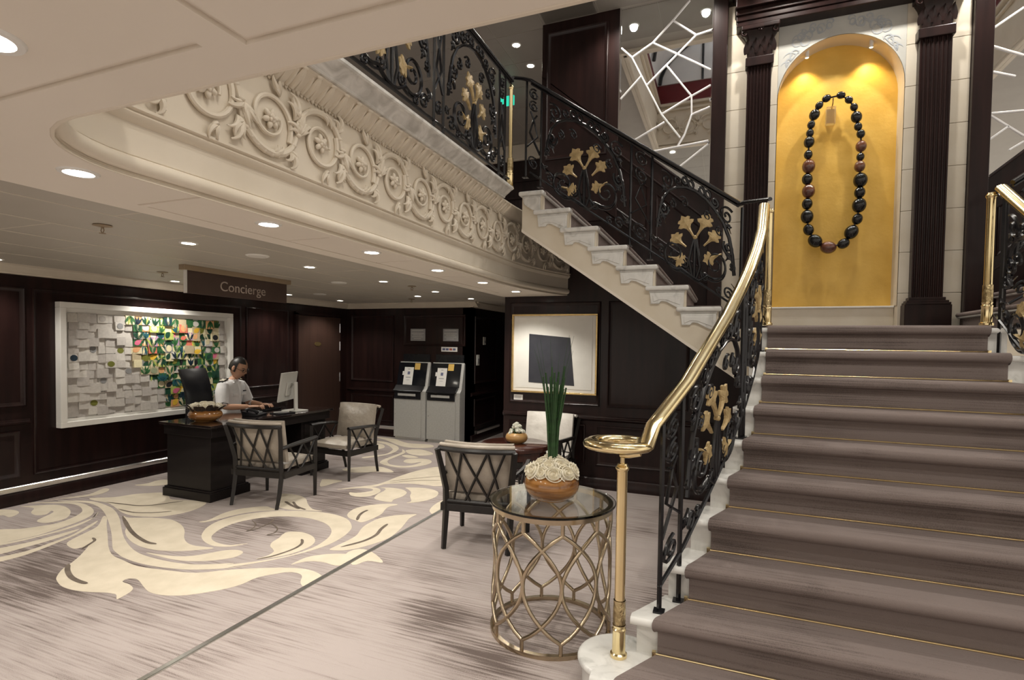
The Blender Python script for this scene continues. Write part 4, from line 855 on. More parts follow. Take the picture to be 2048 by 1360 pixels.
# far lobby beyond the timber pier
fw = tag(MB().box(-8, -1.9, 9.0, 9.1, DECK, ZU).build('wall_upper_far', 'dark_wood'), 'dark panelled far wall of the upper deck lobby', 'wall', kind='structure')
MB().box(-8, -1.9, 8.94, 9.0, DECK, DECK+.75).build('pale_dado', 'white_paint', fw); MB().box(-8, -1.9, 8.93, 9.0, ZU-.28, ZU).build('pale_crown', 'crown_paint', fw, bevel=.02)
for z in (3.95, 4.15, 4.45): MB().box(-8, -1.9, 8.96, 9.0, z, z+.03).build('panel_rail', 'dark_wood', fw, bevel=.004)
for x0, x1, z0, z1, y in ((-3.9, -3.25, DECK, 4.2, 7.6), (-4.8, -4.2, DECK, 4.6, 6.4), (-5.8, -5.2, DECK, 4.1, 6.0)):
    pass
tag(MB().box(-7.1, -7.0, .8, 9.0, DECK, ZU).build('wall_upper_left', 'dark_wood'), 'dark side wall of the upper deck lobby', 'wall', kind='structure')
ar = thing('upper_artwork', 'large framed abstract painting on the upper deck wall behind the railing', 'painting', (-6.99, 4.6, 3.3))
MB().box(-7.0, -6.96, 3.3, 6.6, 3.35, 4.75).build('canvas', 'paper_art', ar); MB().box(-6.965, -6.95, 3.6, 4.4, 3.6, 4.5).build('painted_patch', 'carpet_cream', ar); MB().box(-6.965, -6.95, 4.8, 6.2, 3.5, 4.1).build('painted_patch', 'gilt', ar); MB().box(-7.0, -6.94, 3.22, 3.3, 3.27, 4.83).box(-7.0, -6.94, 6.6, 6.68, 3.27, 4.83).box(-7.0, -6.94, 3.22, 6.68, 4.75, 4.83).box(-7.0, -6.94, 3.22, 6.68, 3.27, 3.35).build('frame', 'dark_wood', ar)
ex = thing('exit_sign', 'small glowing green exit sign under the upper deck ceiling', 'exit sign', (-2.95, 6.95, 4.9))
MB().box(-3.02, -2.80, 6.94, 6.97, 4.86, 4.99).build('panel', 'exit_green', ex, bevel=.004); MB().box(-2.92, -2.90, 6.945, 6.965, 4.99, 5.10).build('bracket', 'aluminium', ex)
figm = MB().prism([(-.95, .93), (-.93, .945), (-.915, .93)], lambda u, v, q: (u-2.0, q, v+4.0), 6.936, 6.94); figm.beam((-2.93, 6.938, 4.92), (-2.915, 6.938, 4.885), .012, .004).beam((-2.93, 6.938, 4.92), (-2.945, 6.938, 4.88), .012, .004).build('running_figure', 'paper', ex)
for i, (x, y) in enumerate(((-2.40, 6.0), (-2.40, 6.5), (-3.4, 5.2), (-3.4, 6.3), (-3.4, 7.6), (-4.8, 5.2), (-4.8, 7.4))):
    downlight(x, y, ZU, UP_W*.5, ['bright downlight in upper ceiling, nearer the timber pier', 'bright downlight in upper ceiling, just behind the nearer one'][i] if i < 2 else 'upper lobby downlight behind the deck railing, %s' % ORD[i], 'upper deck downlights', r=.042)
for i, (x, y) in enumerate(((-1.04, 5.41), (-.29, 5.41), (.46, 5.30), (1.30, 5.30), (1.96, 5.41), (2.7, 5.41))):
    downlight(x, y, ZU, UP_W, 'downlight above the %s part of the stair landing wall' % ORD[i], 'downlights above the stair landing', r=.042)
for i, (x, y) in enumerate(((-1.0, 1.3), (-.1, 1.3), (.8, 1.3), (1.7, 1.3), (2.6, 1.3), (-.1, .6), (.8, .6), (1.7, .6))):
    downlight(x, y, ZU, UP_W*(.5 if x < 0 else 1.), 'downlight in upper ceiling over the stair foot, %s one' % ORD[i], 'downlights over the stair foot', r=.042)
# ================================================================== WROUGHT IRON RAILINGS
def gilt_leaf(mb, M_, ln, w_):
    # flared, three-lobed leaf: outline in (a along, b across)
    half = [(0, .06), (.25, .08), (.42, .15), (.51, .27), (.54, .46), (.62, .58), (.68, .45), (.71, .33), (.80, .46), (.87, .36), (.88, .18), (1.02, .0)]
    out = [(a*ln, b*w_) for a, b in half] + [(a*ln, -b*w_) for a, b in half[-2::-1]]
    n = len(out); t = .006
    vs = [M_(a, b, t) for a, b in out] + [M_(a, b, -t) for a, b in out]
    mid = [M_(a*ln, 0, t+.010*sin(pi*min(1, a+.15))) for a in [q_[0] for q_ in half[:-1]]]
    fs = [(i, (i+1) % n, n+(i+1) % n, n+i) for i in range(n)] + [tuple(range(2*n-1, n-1, -1))]
    base = 2*n; m = len(mid)
    for i in range(m-1):
        fs.append((i, i+1, base+i+1, base+i)); j = (n-i) % n; j2 = n-i-1
        fs.append((j if i else 0, base+i, base+i+1, j2)) if i else fs.append((0, base, base+1, n-1))
    fs.append((m-1, m, base+m-1)); fs.append((m, m+1, base+m-1))
    mb.add(vs+mid, fs)
def railing(name, label, f, S, panels, posts, Hh, rail_mat='iron', newels=(), hand=True, hand_mat='iron', group=None, rail_ext=(0, 0), s_floor=None):
    """f(s, v, w): s along (metres), v above pitch line, w sideways"""
    x0 = f(S[0], 0, 0)
    t = thing(name, label, 'railing', tuple(x0), group=group)
    def curve(pts, r=.007, nm='scroll', taper=None, closed=False):
        r *= 1.28
        q = [f(s, v, 0) for s, v in pts]; n = len(q)
        rr = r if not taper else [r*(1-(1-taper)*i/(n-1)) for i in range(n)]
        MB().tube(q, rr, 6, closed=closed, flat=1.3).build(nm, 'iron', t, 50)
    n = max(2, int(abs(S[1]-S[0])/.06))
    ss = [S[0]+(S[1]-S[0])*i/n for i in range(n+1)]
    if hand:
        hp = [f(s, Hh, 0) for s in [S[0]-rail_ext[0]]*(rail_ext[0] > 0)+ss+[S[1]+rail_ext[1]]*(rail_ext[1] > 0)]
        mb = MB(); rows = []
        for i, p in enumerate(hp):
            d = (Vector(hp[min(i+1, len(hp)-1)])-Vector(hp[max(i-1, 0)])).normalized(); sd = d.cross(Vector((0, 0, 1))).normalized(); u = sd.cross(d)
            rows.append([Vector(p)+sd*a+u*b for a, b in ((-.020, -.006), (-.027, .004), (-.026, .014), (-.014, .021), (0, .023), (.014, .021), (.026, .014), (.027, .004), (.020, -.006), (0, -.009))])
        mb.skinrows(rows, closed_u=True); mb.f += [tuple(range(10)), tuple((len(rows)-1)*10+k for k in range(9, -1, -1))]; mb.mi += [0, 0]
        mb.build('handrail', hand_mat, t, 50)
    for v, nm in ((Hh-.018, 'upper_bar'), (.075, 'lower_bar')): 
        MB().tube([f(s, v, 0) for s in ss], .009, 6, flat=1.3).build(nm, 'iron', t, 50)
    for s in posts:
        zb = -.0 if s_floor is None else s_floor(s)
        MB().tube([f(s, zb, 0), f(s, Hh-.01, 0)], .011, 4, flat=1.0).build('post', 'iron', t)
        mb = MB().obox(f(s, zb+.004, 0), .05, .05, .008); mb.build('post_foot', 'iron', t)
    for a, b in zip(posts, posts[1:]):        # narrow fill between paired posts
        if abs(b-a) < .2:
            c = (a+b)/2; h = abs(b-a)/2-.008
            for v0, r in ((.17, h*.9), (Hh-.10, h*.8), (Hh-.10-h*1.7, h*.8)):
                curve([(c+x_, v0+z_) for x_, _, z_ in spiral(0, 0, r, r*.25, 1.2, 1.6, 22)], .006)
            curve([(c-h, .28), (c+h*.6, .42), (c, .55), (c-h*.5, Hh-.26)], .006)
            curve([(c+h, .28), (c-h*.6, .42), (c, .55), (c+h*.5, Hh-.26)], .006)
    for a, b in panels:
        c = (a+b)/2; W = abs(b-a)/2; k = W/.40
        X = lambda x_: c+x_*k
        V = lambda v: v*Hh/.86
        B0 = f(c, 0, 0); T_ = f(c+.02, 0, 0)-f(c-.02, 0, 0); slope = T_.z/sqrt(T_.x**2+T_.y**2)
        Vs = lambda s_, v, k_: v-(1-k_)*(f(s_, 0, 0).z-B0.z)     # undo part of the slope so motifs stand upright
        for sg in (-1, 1):
            sp = [(X(sg*(.205+px)), Vs(X(sg*(.205+px)), V(.235+pz), .45)) for px, _, pz in spiral(0, 0, .125, .018, -2.2, 1.75, 34)]
            curve([(X(0), V(.085)), (X(sg*.05), V(.09))] + sp, .0085, taper=.7)
            curve([(X(sg*(.20+px)), Vs(X(sg*(.20+px)), V(.24+pz), .5)) for px, _, pz in spiral(0, 0, .165, .09, -2.6, .55, 16)], .006, taper=.6)
            curve([(X(sg*.385), V(.30)), (X(sg*.365), V(.44)), (X(sg*.33), V(.56)), (X(sg*.27), V(.65)), (X(sg*.19), V(.71)), (X(sg*.10), V(.75)), (X(0), V(.765))] , .008)
            curve([(X(sg*(.325+px*.9)), V(.48+pz)) for px, _, pz in spiral(0, 0, .062, .010, 2.6, 1.5, 24)], .007)
            curve([(X(sg*(.30+px)), V(.715+pz)) for px, _, pz in spiral(0, 0, .075, .012, .8, 1.5, 26)], .007)
            curve([(X(sg*(.185+px)), V(.765+pz)) for px, _, pz in spiral(0, 0, .045, .010, 3.4, 1.4, 22)], .0065)
            for rx in (.055, .115): curve([(X(sg*(rx)+.026*cos(2*pi*i/14)/k*k), V(.795)+.026*sin(2*pi*i/14)) for i in range(14)], .006, 'ring', closed=True)
            curve([(X(sg*(.335+px)), V(.135+pz)) for px, _, pz in spiral(0, 0, .052, .010, .4, 1.4, 22)], .0065)
            curve([(X(sg*.02), V(.09)), (X(sg*.055), V(.2)), (X(sg*.03), V(.32)), (X(0), V(.42))], .007)
            for lx, lv, lr, la in ((.115, .625, .045, .5), (.105, .155, .045, 2.5), (.235, .56, .04, 1.5), (.365, .36, .035, 4.), (.245, .045+.06, .032, 1.)):
                curve([(X(sg*(lx+px)), V(lv+pz)) for px, _, pz in spiral(0, 0, lr, .008, la, 1.35, 18)], .006)
            # dark leaves at the crossings
            for (lx, lv, la) in ((.30, .37, 1.1), (.345, .60, 2.0), (.36, .225, -.6)):
                mb = MB(); gilt_leaf(mb, lambda a_, b_, t_: f(X(sg*lx)+sg*(a_*cos(la)-b_*sin(la)), V(lv)+(a_*sin(la)+b_*cos(la)), t_), .075, .05); mb.build('iron_leaf', 'iron', t)
            for (lx, lv, la, ln, wd_) in ((.012, .415, radians(60), .19, .115), (.066, .335, radians(42), .155, .105), (.200, .265, radians(200), .145, .105)):
                def G_(a_, b_, t_):
                    s_ = c+sg*(lx+a_*cos(la)-b_*sin(la)); return f(s_, Vs(s_, V(lv)+(a_*sin(la)+b_*cos(la)), .0), t_)
                mb = MB(); gilt_leaf(mb, G_, ln, wd_); mb.build('gilt_leaf', 'gilt', t)
        curve([(X(0), V(.085)), (X(0), V(.42))], .008, 'stem')
        mb = MB(); mb.ball(f(X(0), V(.405), 0), .018, n=8, m=6); mb.build('gilt_boss', 'gilt', t, 60)
    return t
def brass_newel(x, y, z0, h, label, r=.023):
    t = thing('brass_newel', label, 'newel post', (x, y, z0))
    MB().lathe([(.0001, 0), (.036, 0), (.038, .006), (.037, .016), (.030, .022), (.029, .028), (.029, .115), (.031, .120), (.031, .126), (.026, .132), (.027, .138), (.029, .142), (.029, .146)], (x, y, z0), 28).build('base', 'brass', t, 35)
    MB().lathe([(.0265, .146), (.0275, .16), (.0275, .215), (.0265, .228), (.0265, .255)], (x, y, z0), 28).build('relief_collar', 'brass_relief', t, 50)
    MB().lathe([(r, .250), (r, h-.035), (r*1.02, h-.034), (r*1.25, h-.026), (r*1.3, h-.020), (r*1.2, h-.013), (r*1.05, h-.010), (r*.9, h), (.0001, h)], (x, y, z0), 28).build('shaft', 'brass', t, 35)
    return t
SL = RIS/GO
def rail_path(sgn):
    P = []
    y = 2.40
    while y <= 4.26: P.append((y, cedge(y)-.045)); y += .02
    X = (lambda x: x) if sgn == 1 else (lambda x: 2*CX-x)
    def f(s, v, w_):
        # s is plan y
        x = cedge(s)-.045; d = (cedge(s+.05)-cedge(s-.05))/.1; nn = Vector((1, -d)).normalized()
        z = .17+SL*(s-2.222)
        return Vector((X(x+nn.x*w_), s+nn.y*w_, z+v))
    return f
def floor_at(s):
    k = 1
    for q in range(1, 10):
        if s > yris(q): k = q+1
    return RIS*k-(.17+SL*(s-2.222))
fm = rail_path(1)
railing('stair_railing', 'black wrought iron railing with gilt leaves, left side of the carpeted stairs', fm, (2.50, 4.25), [(2.69, 3.37), (3.50, 4.18)], [2.505, 2.65, 3.41, 3.47, 4.20], .84, hand=False, s_floor=floor_at)
railing('stair_railing', 'black wrought iron railing with gilt leaves, right side of the carpeted stairs', rail_path(-1), (2.50, 4.25), [(2.69, 3.37), (3.50, 4.18)], [2.505, 2.65, 3.41, 3.47, 4.20], .84, hand=False, s_floor=floor_at)
# polished brass handrails with volute
def brass_rail(sgn, label):
    X = (lambda x: x) if sgn == 1 else (lambda x: 2*CX-x)
    t = thing('brass_handrail', label, 'handrail', (X(-.414), 2.371, 1.1))
    pts = []
    c = Vector((-.437, 2.40)); z0 = 1.108
    for i in range(26):
        a = radians(48)+radians(302)*i/25; r = .118
        pts.append((c.x+r*cos(a)*1.05, c.y+r*sin(a), z0))
    s = 2.44
    while s <= 4.26:
        p = fm(s, .862, 0); pts.append((p.x, p.y, p.z)); s += .04
    rows = []; n = len(pts)
    for i in range(n):
        d = (Vector(pts[min(i+1, n-1)])-Vector(pts[max(i-1, 0)])).normalized(); sd = d.cross(Vector((0, 0, 1))).normalized(); u = sd.cross(d)
        sc = 1.30
        rows.append([Vector(pts[i])+(sd*a+u*b)*sc for a, b in ((-.017, -.010), (-.026, -.004), (-.028, .006), (-.022, .016), (-.010, .021), (0, .022), (.010, .021), (.022, .016), (.028, .006), (.026, -.004), (.017, -.010), (0, -.013))])
    mb = MB().skinrows(rows, closed_u=True); mb.f += [tuple(range(12)), tuple((n-1)*12+k for k in range(11, -1, -1))]; mb.mi += [0, 0]
    if sgn < 0: mb.v = [(X(a), b, c_) for a, b, c_ in mb.v]
    mb.build('rail', 'brass', t, 50)
    br = MB().tube([(X(-.414), 2.371, 1.03), (X(-.414), 2.371, 1.075)], .010, 10).tube([(X(-.42), 2.371, 1.07), (X(-.38), 2.34, 1.082), (X(-.33), 2.33, 1.092)], [.012, .016, .012], 8); br.build('bracket', 'brass', t, 50)
brass_rail(1, 'polished brass handrail ending in a volute ring, left side of the stairs')
brass_rail(-1, 'polished brass handrail on the right side of the stairs')
brass_newel(-.414, 2.371, .17, .865, 'tall polished brass post on the round marble step end')
brass_newel(2*CX+.414, 2.371, .17, .865, 'brass post on the right-hand marble step end')
brass_newel(.262, 4.255, 1.716, .83, 'brass post at the stair head left of the niche')
brass_newel(1.515, 4.255, 1.716, .83, 'brass post at the stair head right of the niche')
# upper flight railings
PU = RIS/GU
def fu(sgn):
    X = (lambda x: x) if sgn == 1 else (lambda x: 2*CX-x)
    return lambda s, v, w_: Vector((X(s), 4.52-w_, 1.87+(XT0-s)*PU*1.003+v))
for sgn, nm in ((1, 'left'), (-1, 'right')):
    railing('flight_railing', 'black iron railing with gilt sprays along the %s upper flight' % nm, fu(sgn), (-1.66, .06), [(-1.53, -.80), (-.56, .05)], [-1.70, -1.56, -.77, -.60, .085], .865, rail_ext=(.0, .0))
t = thing('landing_rail', 'short level iron rail joining the newel and the left upper flight', 'railing', (.16, 4.5, 2.6))
MB().tube([(.055, 4.52, 2.655), (.10, 4.45, 2.655), (.262, 4.27, 2.62)], .014, 8, flat=1.5).build('handrail', 'iron', t, 50)
t = thing('landing_rail', 'short level iron rail at the top of the left upper flight', 'railing', (-1.75, 4.4, 3.8))
MB().tube([(-1.66, 4.52, 3.885), (-1.72, 4.46, 3.885), (-1.76, 4.33, 3.84)], .014, 8, flat=1.5).build('handrail', 'iron', t, 50)
# deck railing along the fascia
fd = lambda s, v, w_: Vector((-1.76+w_, s, DECK+v))
railing('deck_railing', 'ornate black iron railing along the edge of the upper deck', fd, (1.0, 4.30), [(1.10, 1.92), (2.14, 2.96), (3.18, 4.0)], [1.05, 1.97, 2.09, 3.01, 3.13, 4.05, 4.17], .90)
brass_newel(-1.76, 4.30, DECK, .87, 'brass post at the corner of the upper deck railing', .017)
# ================================================================== CEILING FITTINGS
for i, y in enumerate((1.152, 1.96, 2.76, 3.57, 4.38, 5.19)):
    downlight(-2.04, y, ZS, LOW_W*(1.7 if i == 5 else 1), 'downlight in the cream soffit, %s from the camera' % ORD[i], 'soffit downlights')
for i, (x, y) in enumerate(((-1.30, .58), (-.1, .3), (1.1, .3), (2.3, .3), (-1.3, -.8), (.3, -.8), (1.9, -.8), (-1.3, -2.2), (.3, -2.2), (1.9, -2.2))):
    downlight(x, y, ZS, LOW_W, 'soffit downlight at the left picture edge' if i == 0 else 'soffit downlight overhead near the camera, %s' % ORD[i], 'near soffit downlights')
PL = [(-3.41, 2.59), (-3.41, 3.73), (-3.41, 4.82), (-3.41, 5.92), (-3.41, 6.93), (-3.97, 6.41)]
for i, (x, y) in enumerate(PL):
    downlight(x, y, ZP, LOW_W, 'downlight in the grey panel ceiling, %s in the middle row' % ORD[i], 'panel ceiling downlights', r=.042)
for i, (x, y) in enumerate(((-5.73, 4.19), (-5.67, 5.8), (-5.62, 6.81), (-5.73, 2.6), (-5.73, 1.0))):
    downlight(x, y, ZP, LOW_W*(2.0 if i == 0 else 1.2), 'wall-washing downlight close to the mosaic wall, %s' % ORD[i], 'wall washer downlights', r=.042)
for i, (x, y) in enumerate(((-3.41, 1.45), (-3.41, .3), (-4.6, .9), (-4.6, -.8), (-3.4, -1.2))):
    downlight(x, y, ZP, LOW_W, 'panel ceiling downlight near the camera, %s' % ORD[i], 'near panel downlights', r=.042)
def sprinkler(x, y, label):
    t = thing('sprinkler', label, 'sprinkler', (x, y, ZP), group='ceiling sprinklers')
    MB().lathe([(.0001, -.001), (.045, -.001), (.05, -.006), (.03, -.010), (.0001, -.012)], (x, y, ZP), 18).build('flange', 'sign_header', t, 40)
    mb = MB().tube([(x, y, ZP-.008), (x, y, ZP-.02)], .008, 8)
    for s_ in (-1, 1): mb.tube([(x+s_*.008, y, ZP-.02), (x+s_*.014, y, ZP-.032), (x+s_*.004, y, ZP-.046)], .003, 6)
    mb.build('yoke', 'sign_header', t, 40); MB().lathe([(.0001, -.046), (.017, -.047), (.017, -.050), (.0001, -.051)], (x, y, ZP), 14).build('deflector', 'sign_header', t, 40)
sprinkler(-3.38, 2.03, 'dark sprinkler head nearest the camera in the panel ceiling'); sprinkler(-5.1, 3.6, 'sprinkler head left of the Concierge sign'); sprinkler(-3.36, 5.3, 'sprinkler head in front of the kiosks, nearer one'); sprinkler(-4.33, 6.82, 'sprinkler head closest to the kiosk wall')
for i, (x, y) in enumerate(((-3.97, 4.79), (-3.37, 3.13), (-5.17, 5.85))):
    t = thing('speaker_grille', ['round white ceiling speaker beyond the sign', 'round white ceiling speaker right of the second downlight', 'round white ceiling disc near the far door'][i], 'ceiling speaker', (x, y, ZP), group='round ceiling discs')
    MB().lathe([(.0001, -.006), (.06, -.006), (.075, -.010), (.085, -.004), (.085, .001)], (x, y, ZP), 24).build('grille', 'white_paint', t, 40); MB().lathe([(.060, -.0075), (.062, -.0085), (.064, -.0075)], (x, y, ZP), 24).build('rim', 'panel_joint', t, 40)

# ---- text helper
def text_obj(name, body, size, mtx, matname, parent, ext=.002, align='CENTER'):
    c = bpy.data.curves.new(name, 'FONT'); c.body = body; c.size = size; c.extrude = ext; c.align_x = align; c.align_y = 'CENTER'
    tmp = bpy.data.objects.new('tmp', c); COL.objects.link(tmp); dg = bpy.context.evaluated_depsgraph_get(); me = bpy.data.meshes.new_from_object(tmp.evaluated_get(dg)); bpy.data.objects.remove(tmp, do_unlink=True)
    me.materials.clear(); me.materials.append(MATS[matname]); me.transform(wm(parent).inverted() @ mtx); o = bpy.data.objects.new(name, me); link(o, parent); return o
# Concierge sign
sg_ = thing('hanging_sign', 'brown hanging sign reading Concierge above the desk', 'sign', (-4.41, 3.9, 1.96))
MB().box(-4.428, -4.40, 3.325, 4.475, 1.965, 2.165).build('sign_panel', 'sign_brown', sg_, bevel=.003)
MB().box(-4.45, -4.378, 3.285, 4.515, 2.165, 2.21).build('sign_header', 'sign_header', sg_, bevel=.003)
MB().box(-4.432, -4.396, 3.317, 3.325, 1.965, 2.165).build('edge_strip', 'white_paint', sg_)
yz = Matrix(((0, 0, 1, -4.399), (1, 0, 0, 3.922), (0, 1, 0, 2.056), (0, 0, 0, 1)))
text_obj('lettering', 'Concierge', .128, yz, 'sign_letter', sg_, .0015)

# ================================================================== MOSAIC ARTWORK
mo = thing('mosaic_artwork', 'white framed relief artwork of layered tiles and leaf shapes on the left wall', 'artwork', (XL, 4.2, .67))
fy0, fy1, fz0, fz1 = 3.22, 5.19, .672, 1.908; fx = XL+.03
for nm, a in (('frame_bar', (fy0, fy1, fz1-.055, fz1)), ('frame_bar', (fy0, fy1, fz0, fz0+.055)), ('frame_bar', (fy0, fy0+.055, fz0+.055, fz1-.055)), ('frame_bar', (fy1-.055, fy1, fz0+.055, fz1-.055))):
    MB().box(XL, XL+.085, *a).build('frame_bar', 'white_paint', mo, bevel=.004)
MB().box(XL, XL+.02, fy0+.02, fy1-.02, fz0+.02, fz1-.02).build('backing', 'white_paint', mo)
for (a, b, c, d) in ((fy0+.055, fy1-.055, fz1-.10, fz1-.055), (fy0+.055, fy1-.055, fz0+.055, fz0+.085), (fy0+.055, fy0+.085, fz0+.085, fz1-.1), (fy1-.09, fy1-.055, fz0+.085, fz1-.1)):
    MB().box(XL, XL+.035, a, b, c, d).build('inner_mount', 'white_paint', mo, bevel=.003)
TC = {'w': (.55, .52, .48), 'w2': (.47, .44, .41), 'w3': (.62, .59, .54), 'grey': (.25, .25, .25), 'green': (.035, .13, .045), 'dgreen': (.012, .06, .035), 'olive': (.16, .17, .03), 'sage': (.28, .32, .20), 'yellow': (.75, .48, .05), 'cream': (.72, .65, .42), 'coral': (.65, .18, .12), 'peach': (.68, .36, .17), 'pink': (.65, .15, .25), 'blue': (.16, .30, .42), 'navy': (.012, .03, .05), 'teal': (.02, .10, .12), 'black': (.015, .016, .02), 'lime': (.40, .48, .12), 'sand': (.48, .40, .26), 'mauve': (.42, .27, .40)}
for k, c in TC.items(): mat('tile_'+k, c, .5, col2=tuple(v*.88 for v in c), scale=(40, 40, 40))
rt = random.Random(21)
ny, nz = 20, 13; gy0, gy1, gz0, gz1 = fy0+.09, fy1-.095, fz0+.095, fz1-.11; cy, cz = (gy1-gy0)/ny, (gz1-gz0)/nz
def petal(u0, v0, ang, ln, w_, x_):
    out = []
    for i in range(9): t = i/8; out.append((t*ln, w_*sin(pi*t**.75)))
    pts = out + [(a, -b) for a, b in out[-2:0:-1]]
    return [(u0+a*cos(ang)-b*sin(ang), v0+a*sin(ang)+b*cos(ang)) for a, b in pts]
for i in range(ny):
    for j in range(nz):
        u = (i+.5)/ny; v = (j+.5)/nz
        colour = u > .29+.27*(1-v)**1.3+.04*sin(v*9) and u < .93
        yc = gy0+(i+.5)*cy+rt.uniform(-.012, .012); zc = gz0+(j+.5)*cz+rt.uniform(-.012, .012)
        hy = cy*(.50+rt.uniform(0, .13)); hz = cz*(.50+rt.uniform(0, .14)); dep = rt.uniform(.004, .026); tl = rt.uniform(-.10, .10)
        hy = min(hy, yc-fy0-.07, fy1-.07-yc); hz = min(hz, zc-fz0-.07, fz1-.09-zc)
        base = rt.choice(['w', 'w2', 'w3', 'w']) if not colour else rt.choice(['w3', 'cream', 'cream', 'sage', 'w', 'green', 'green', 'olive', 'peach', 'sand', 'sand', 'dgreen', 'grey', 'lime', 'yellow' if rt.random() < .5 else 'cream', 'coral' if rt.random() < .5 else 'sand', 'mauve' if rt.random() < .4 else 'cream'])
        m = MB(); X0 = XL+.020; 
        cs = [(-1, -1), (1, -1), (1, 1), (-1, 1)]
        vs = [(X0, yc+a*hy, zc+b*hz) for a, b in cs] + [(X0+dep+.006+a*tl*hy+b*(-.02)*hz*3, yc+a*hy, zc+b*hz) for a, b in cs]
        m.add(vs, [(3, 2, 1, 0), (4, 5, 6, 7), (0, 1, 5, 4), (1, 2, 6, 5), (2, 3, 7, 6), (3, 0, 4, 7)])
        tile = m.build('tile', 'tile_'+base, mo)
        r = rt.random(); xf = lambda a, b: X0+dep+.006+a*tl*hy+b*(-.02)*hz*3+.0012
        def shape(pts, mt):
            pts = [(max(-1.18, min(1.18, (a-yc)/hy)), max(-1.12, min(1.12, (b-zc)/hz))) for a, b in pts]
            MB().prism(pts, lambda p, q, t_: (xf(p, q)+t_, yc+p*hy, zc+q*hz), 0, .0012).build('leaf_shape', 'tile_'+mt, tile)
        if colour:
            dk = rt.choice(['green', 'dgreen', 'dgreen', 'green', 'navy', 'teal'])
            if r < .52:
                n = rt.choice((3, 4, 5)); up = rt.choice((1, 1, -1))
                for q in range(n):
                    a = pi/2*up+(q-(n-1)/2)*.42; shape(petal(yc, zc-up*hz*1.0, a, hz*2.2, hz*.30, 0), dk if q % 2 == 0 or rt.random() < .5 else rt.choice(['cream', 'lime', 'sage']))
            elif r < .80: shape(petal(yc-hy*.7, zc-hz*.6, rt.uniform(.3, 1.2), hy*1.9, hy*.55, 0), rt.choice(['green', 'dgreen', 'olive', 'yellow', 'coral', 'peach', 'black', 'cream', 'pink', 'sage']))
            elif r < .90: shape([(yc+hy*.72*cos(2*pi*q/14), zc+hz*.8*sin(2*pi*q/14)) for q in range(14)], rt.choice(['cream', 'yellow', 'black', 'sage', 'green', 'w3', 'peach']))
        elif r < .05: shape([(yc+hy*.7*cos(2*pi*q/10), zc+hz*.75*sin(2*pi*q/10)) for q in range(10)], rt.choice(['navy', 'olive', 'grey', 'w2', 'grey']))

# ================================================================== ABSTRACT PICTURE
pc = thing('abstract_picture', 'square white picture of a black tilted quadrilateral in thin gold frame', 'picture', (-1.79, YW, 1.01))
px0, px1, pz0, pz1 = -2.293, -1.297, 1.016, 1.905
for a in ((px0, px1, pz1-.02, pz1), (px0, px1, pz0, pz0+.02)): MB().box(a[0], a[1], YW-.045, YW, a[2], a[3]).build('frame_bar', 'picture_gold', pc, bevel=.004)
for a in ((px0, px0+.02), (px1-.02, px1)): MB().box(a[0], a[1], YW-.045, YW, pz0+.02, pz1-.02).build('frame_bar', 'picture_gold', pc, bevel=.004)
MB().box(px0+.018, px1-.018, YW-.02, YW-.002, pz0+.018, pz1-.018).build('white_mount', 'white_paint', pc); MB().box(px0+.055, px1-.06, YW-.024, YW-.018, pz0+.055, pz1-.04).build('paper_sheet', 'paper_art', pc)
MB().prism([(-2.085, 1.135), (-1.552, 1.112), (-1.605, 1.642), (-2.085, 1.683)], lambda u, v, q: (u, q, v), YW-.0275, YW-.024).build('black_quadrilateral', 'print_dark', pc)
t = thing('caption_card', 'small white caption card under the abstract picture', 'card', (-2.22, YW, .92)); MB().box(-2.27, -2.16, YW-.008, YW, .925, .985).build('card', 'paper', t)
for z in (.965, .953, .941): MB().box(-2.255, -2.18, YW-.0088, YW-.008, z, z+.005).build('printed_line', 'print_grey', t)

# ================================================================== DESK AND WHAT STANDS ON IT
dk = thing('concierge_desk', 'black wooden concierge desk with glossy top and two pedestals', 'desk', (-4.86, 4.48, 0))
MB().box(-5.22, -4.50, 3.64, 5.34, .715, .74).build('desk_top', 'desk_top', dk, bevel=.003)
for y0, y1, nm in ((3.69, 4.10, 'near'), (4.88, 5.28, 'far')):
    MB().box(-5.17, -4.57, y0, y1, .10, .62).build('pedestal', 'desk_wood', dk, bevel=.004)
    b = MB().box(-5.20, -4.54, y0-.03, y1+.03, 0, .085); b.box(-5.19, -4.55, y0-.018, y1+.018, .085, .10); b.build('plinth', 'desk_wood', dk, bevel=.005)
MB().box(-5.19, -4.53, 3.67, 5.31, .62, .715).build('apron', 'desk_wood', dk, bevel=.003)
MB().box(-5.12, -5.10, 4.10, 4.88, .15, .62).build('modesty_panel', 'desk_wood', dk)
for z in (.30, .46): MB().box(-4.572, -4.562, 4.92, 5.24, z, z+.135).build('drawer_front', 'desk_wood', dk, bevel=.003)
mn = thing('monitor', 'thin grey computer monitor on stand seen from behind on the desk', 'monitor', (-4.74, 4.93, .74), radians(0))
mm = Matrix.Translation((-4.80, 4.90, 1.02)) @ Matrix.Rotation(radians(113), 4, 'Z') @ Matrix.Rotation(radians(8), 4, 'X')
scr = MB().box(-.235, .235, -.010, .010, -.165, .175); scr.xform(mm).build('screen_housing', 'grey_plastic', mn, bevel=.006)
MB().box(-.225, .225, .0101, .0125, -.15, .165).xform(mm).build('display', 'black_glass', mn)
MB().box(-.08, .08, -.028, -.010, -.10, .06).xform(mm).build('rear_cover', 'grey_plastic', mn, bevel=.008)
MB().beam((-4.69, 4.915, .745), (-4.70, 4.92, 1.08), .05, .02, (1, 0, 0)).build('stand_post', 'grey_plastic', mn, bevel=.004)
MB().beam((-4.70, 4.92, 1.05), (-4.79, 4.965, 1.05), .03, .03).build('stand_arm', 'grey_plastic', mn)
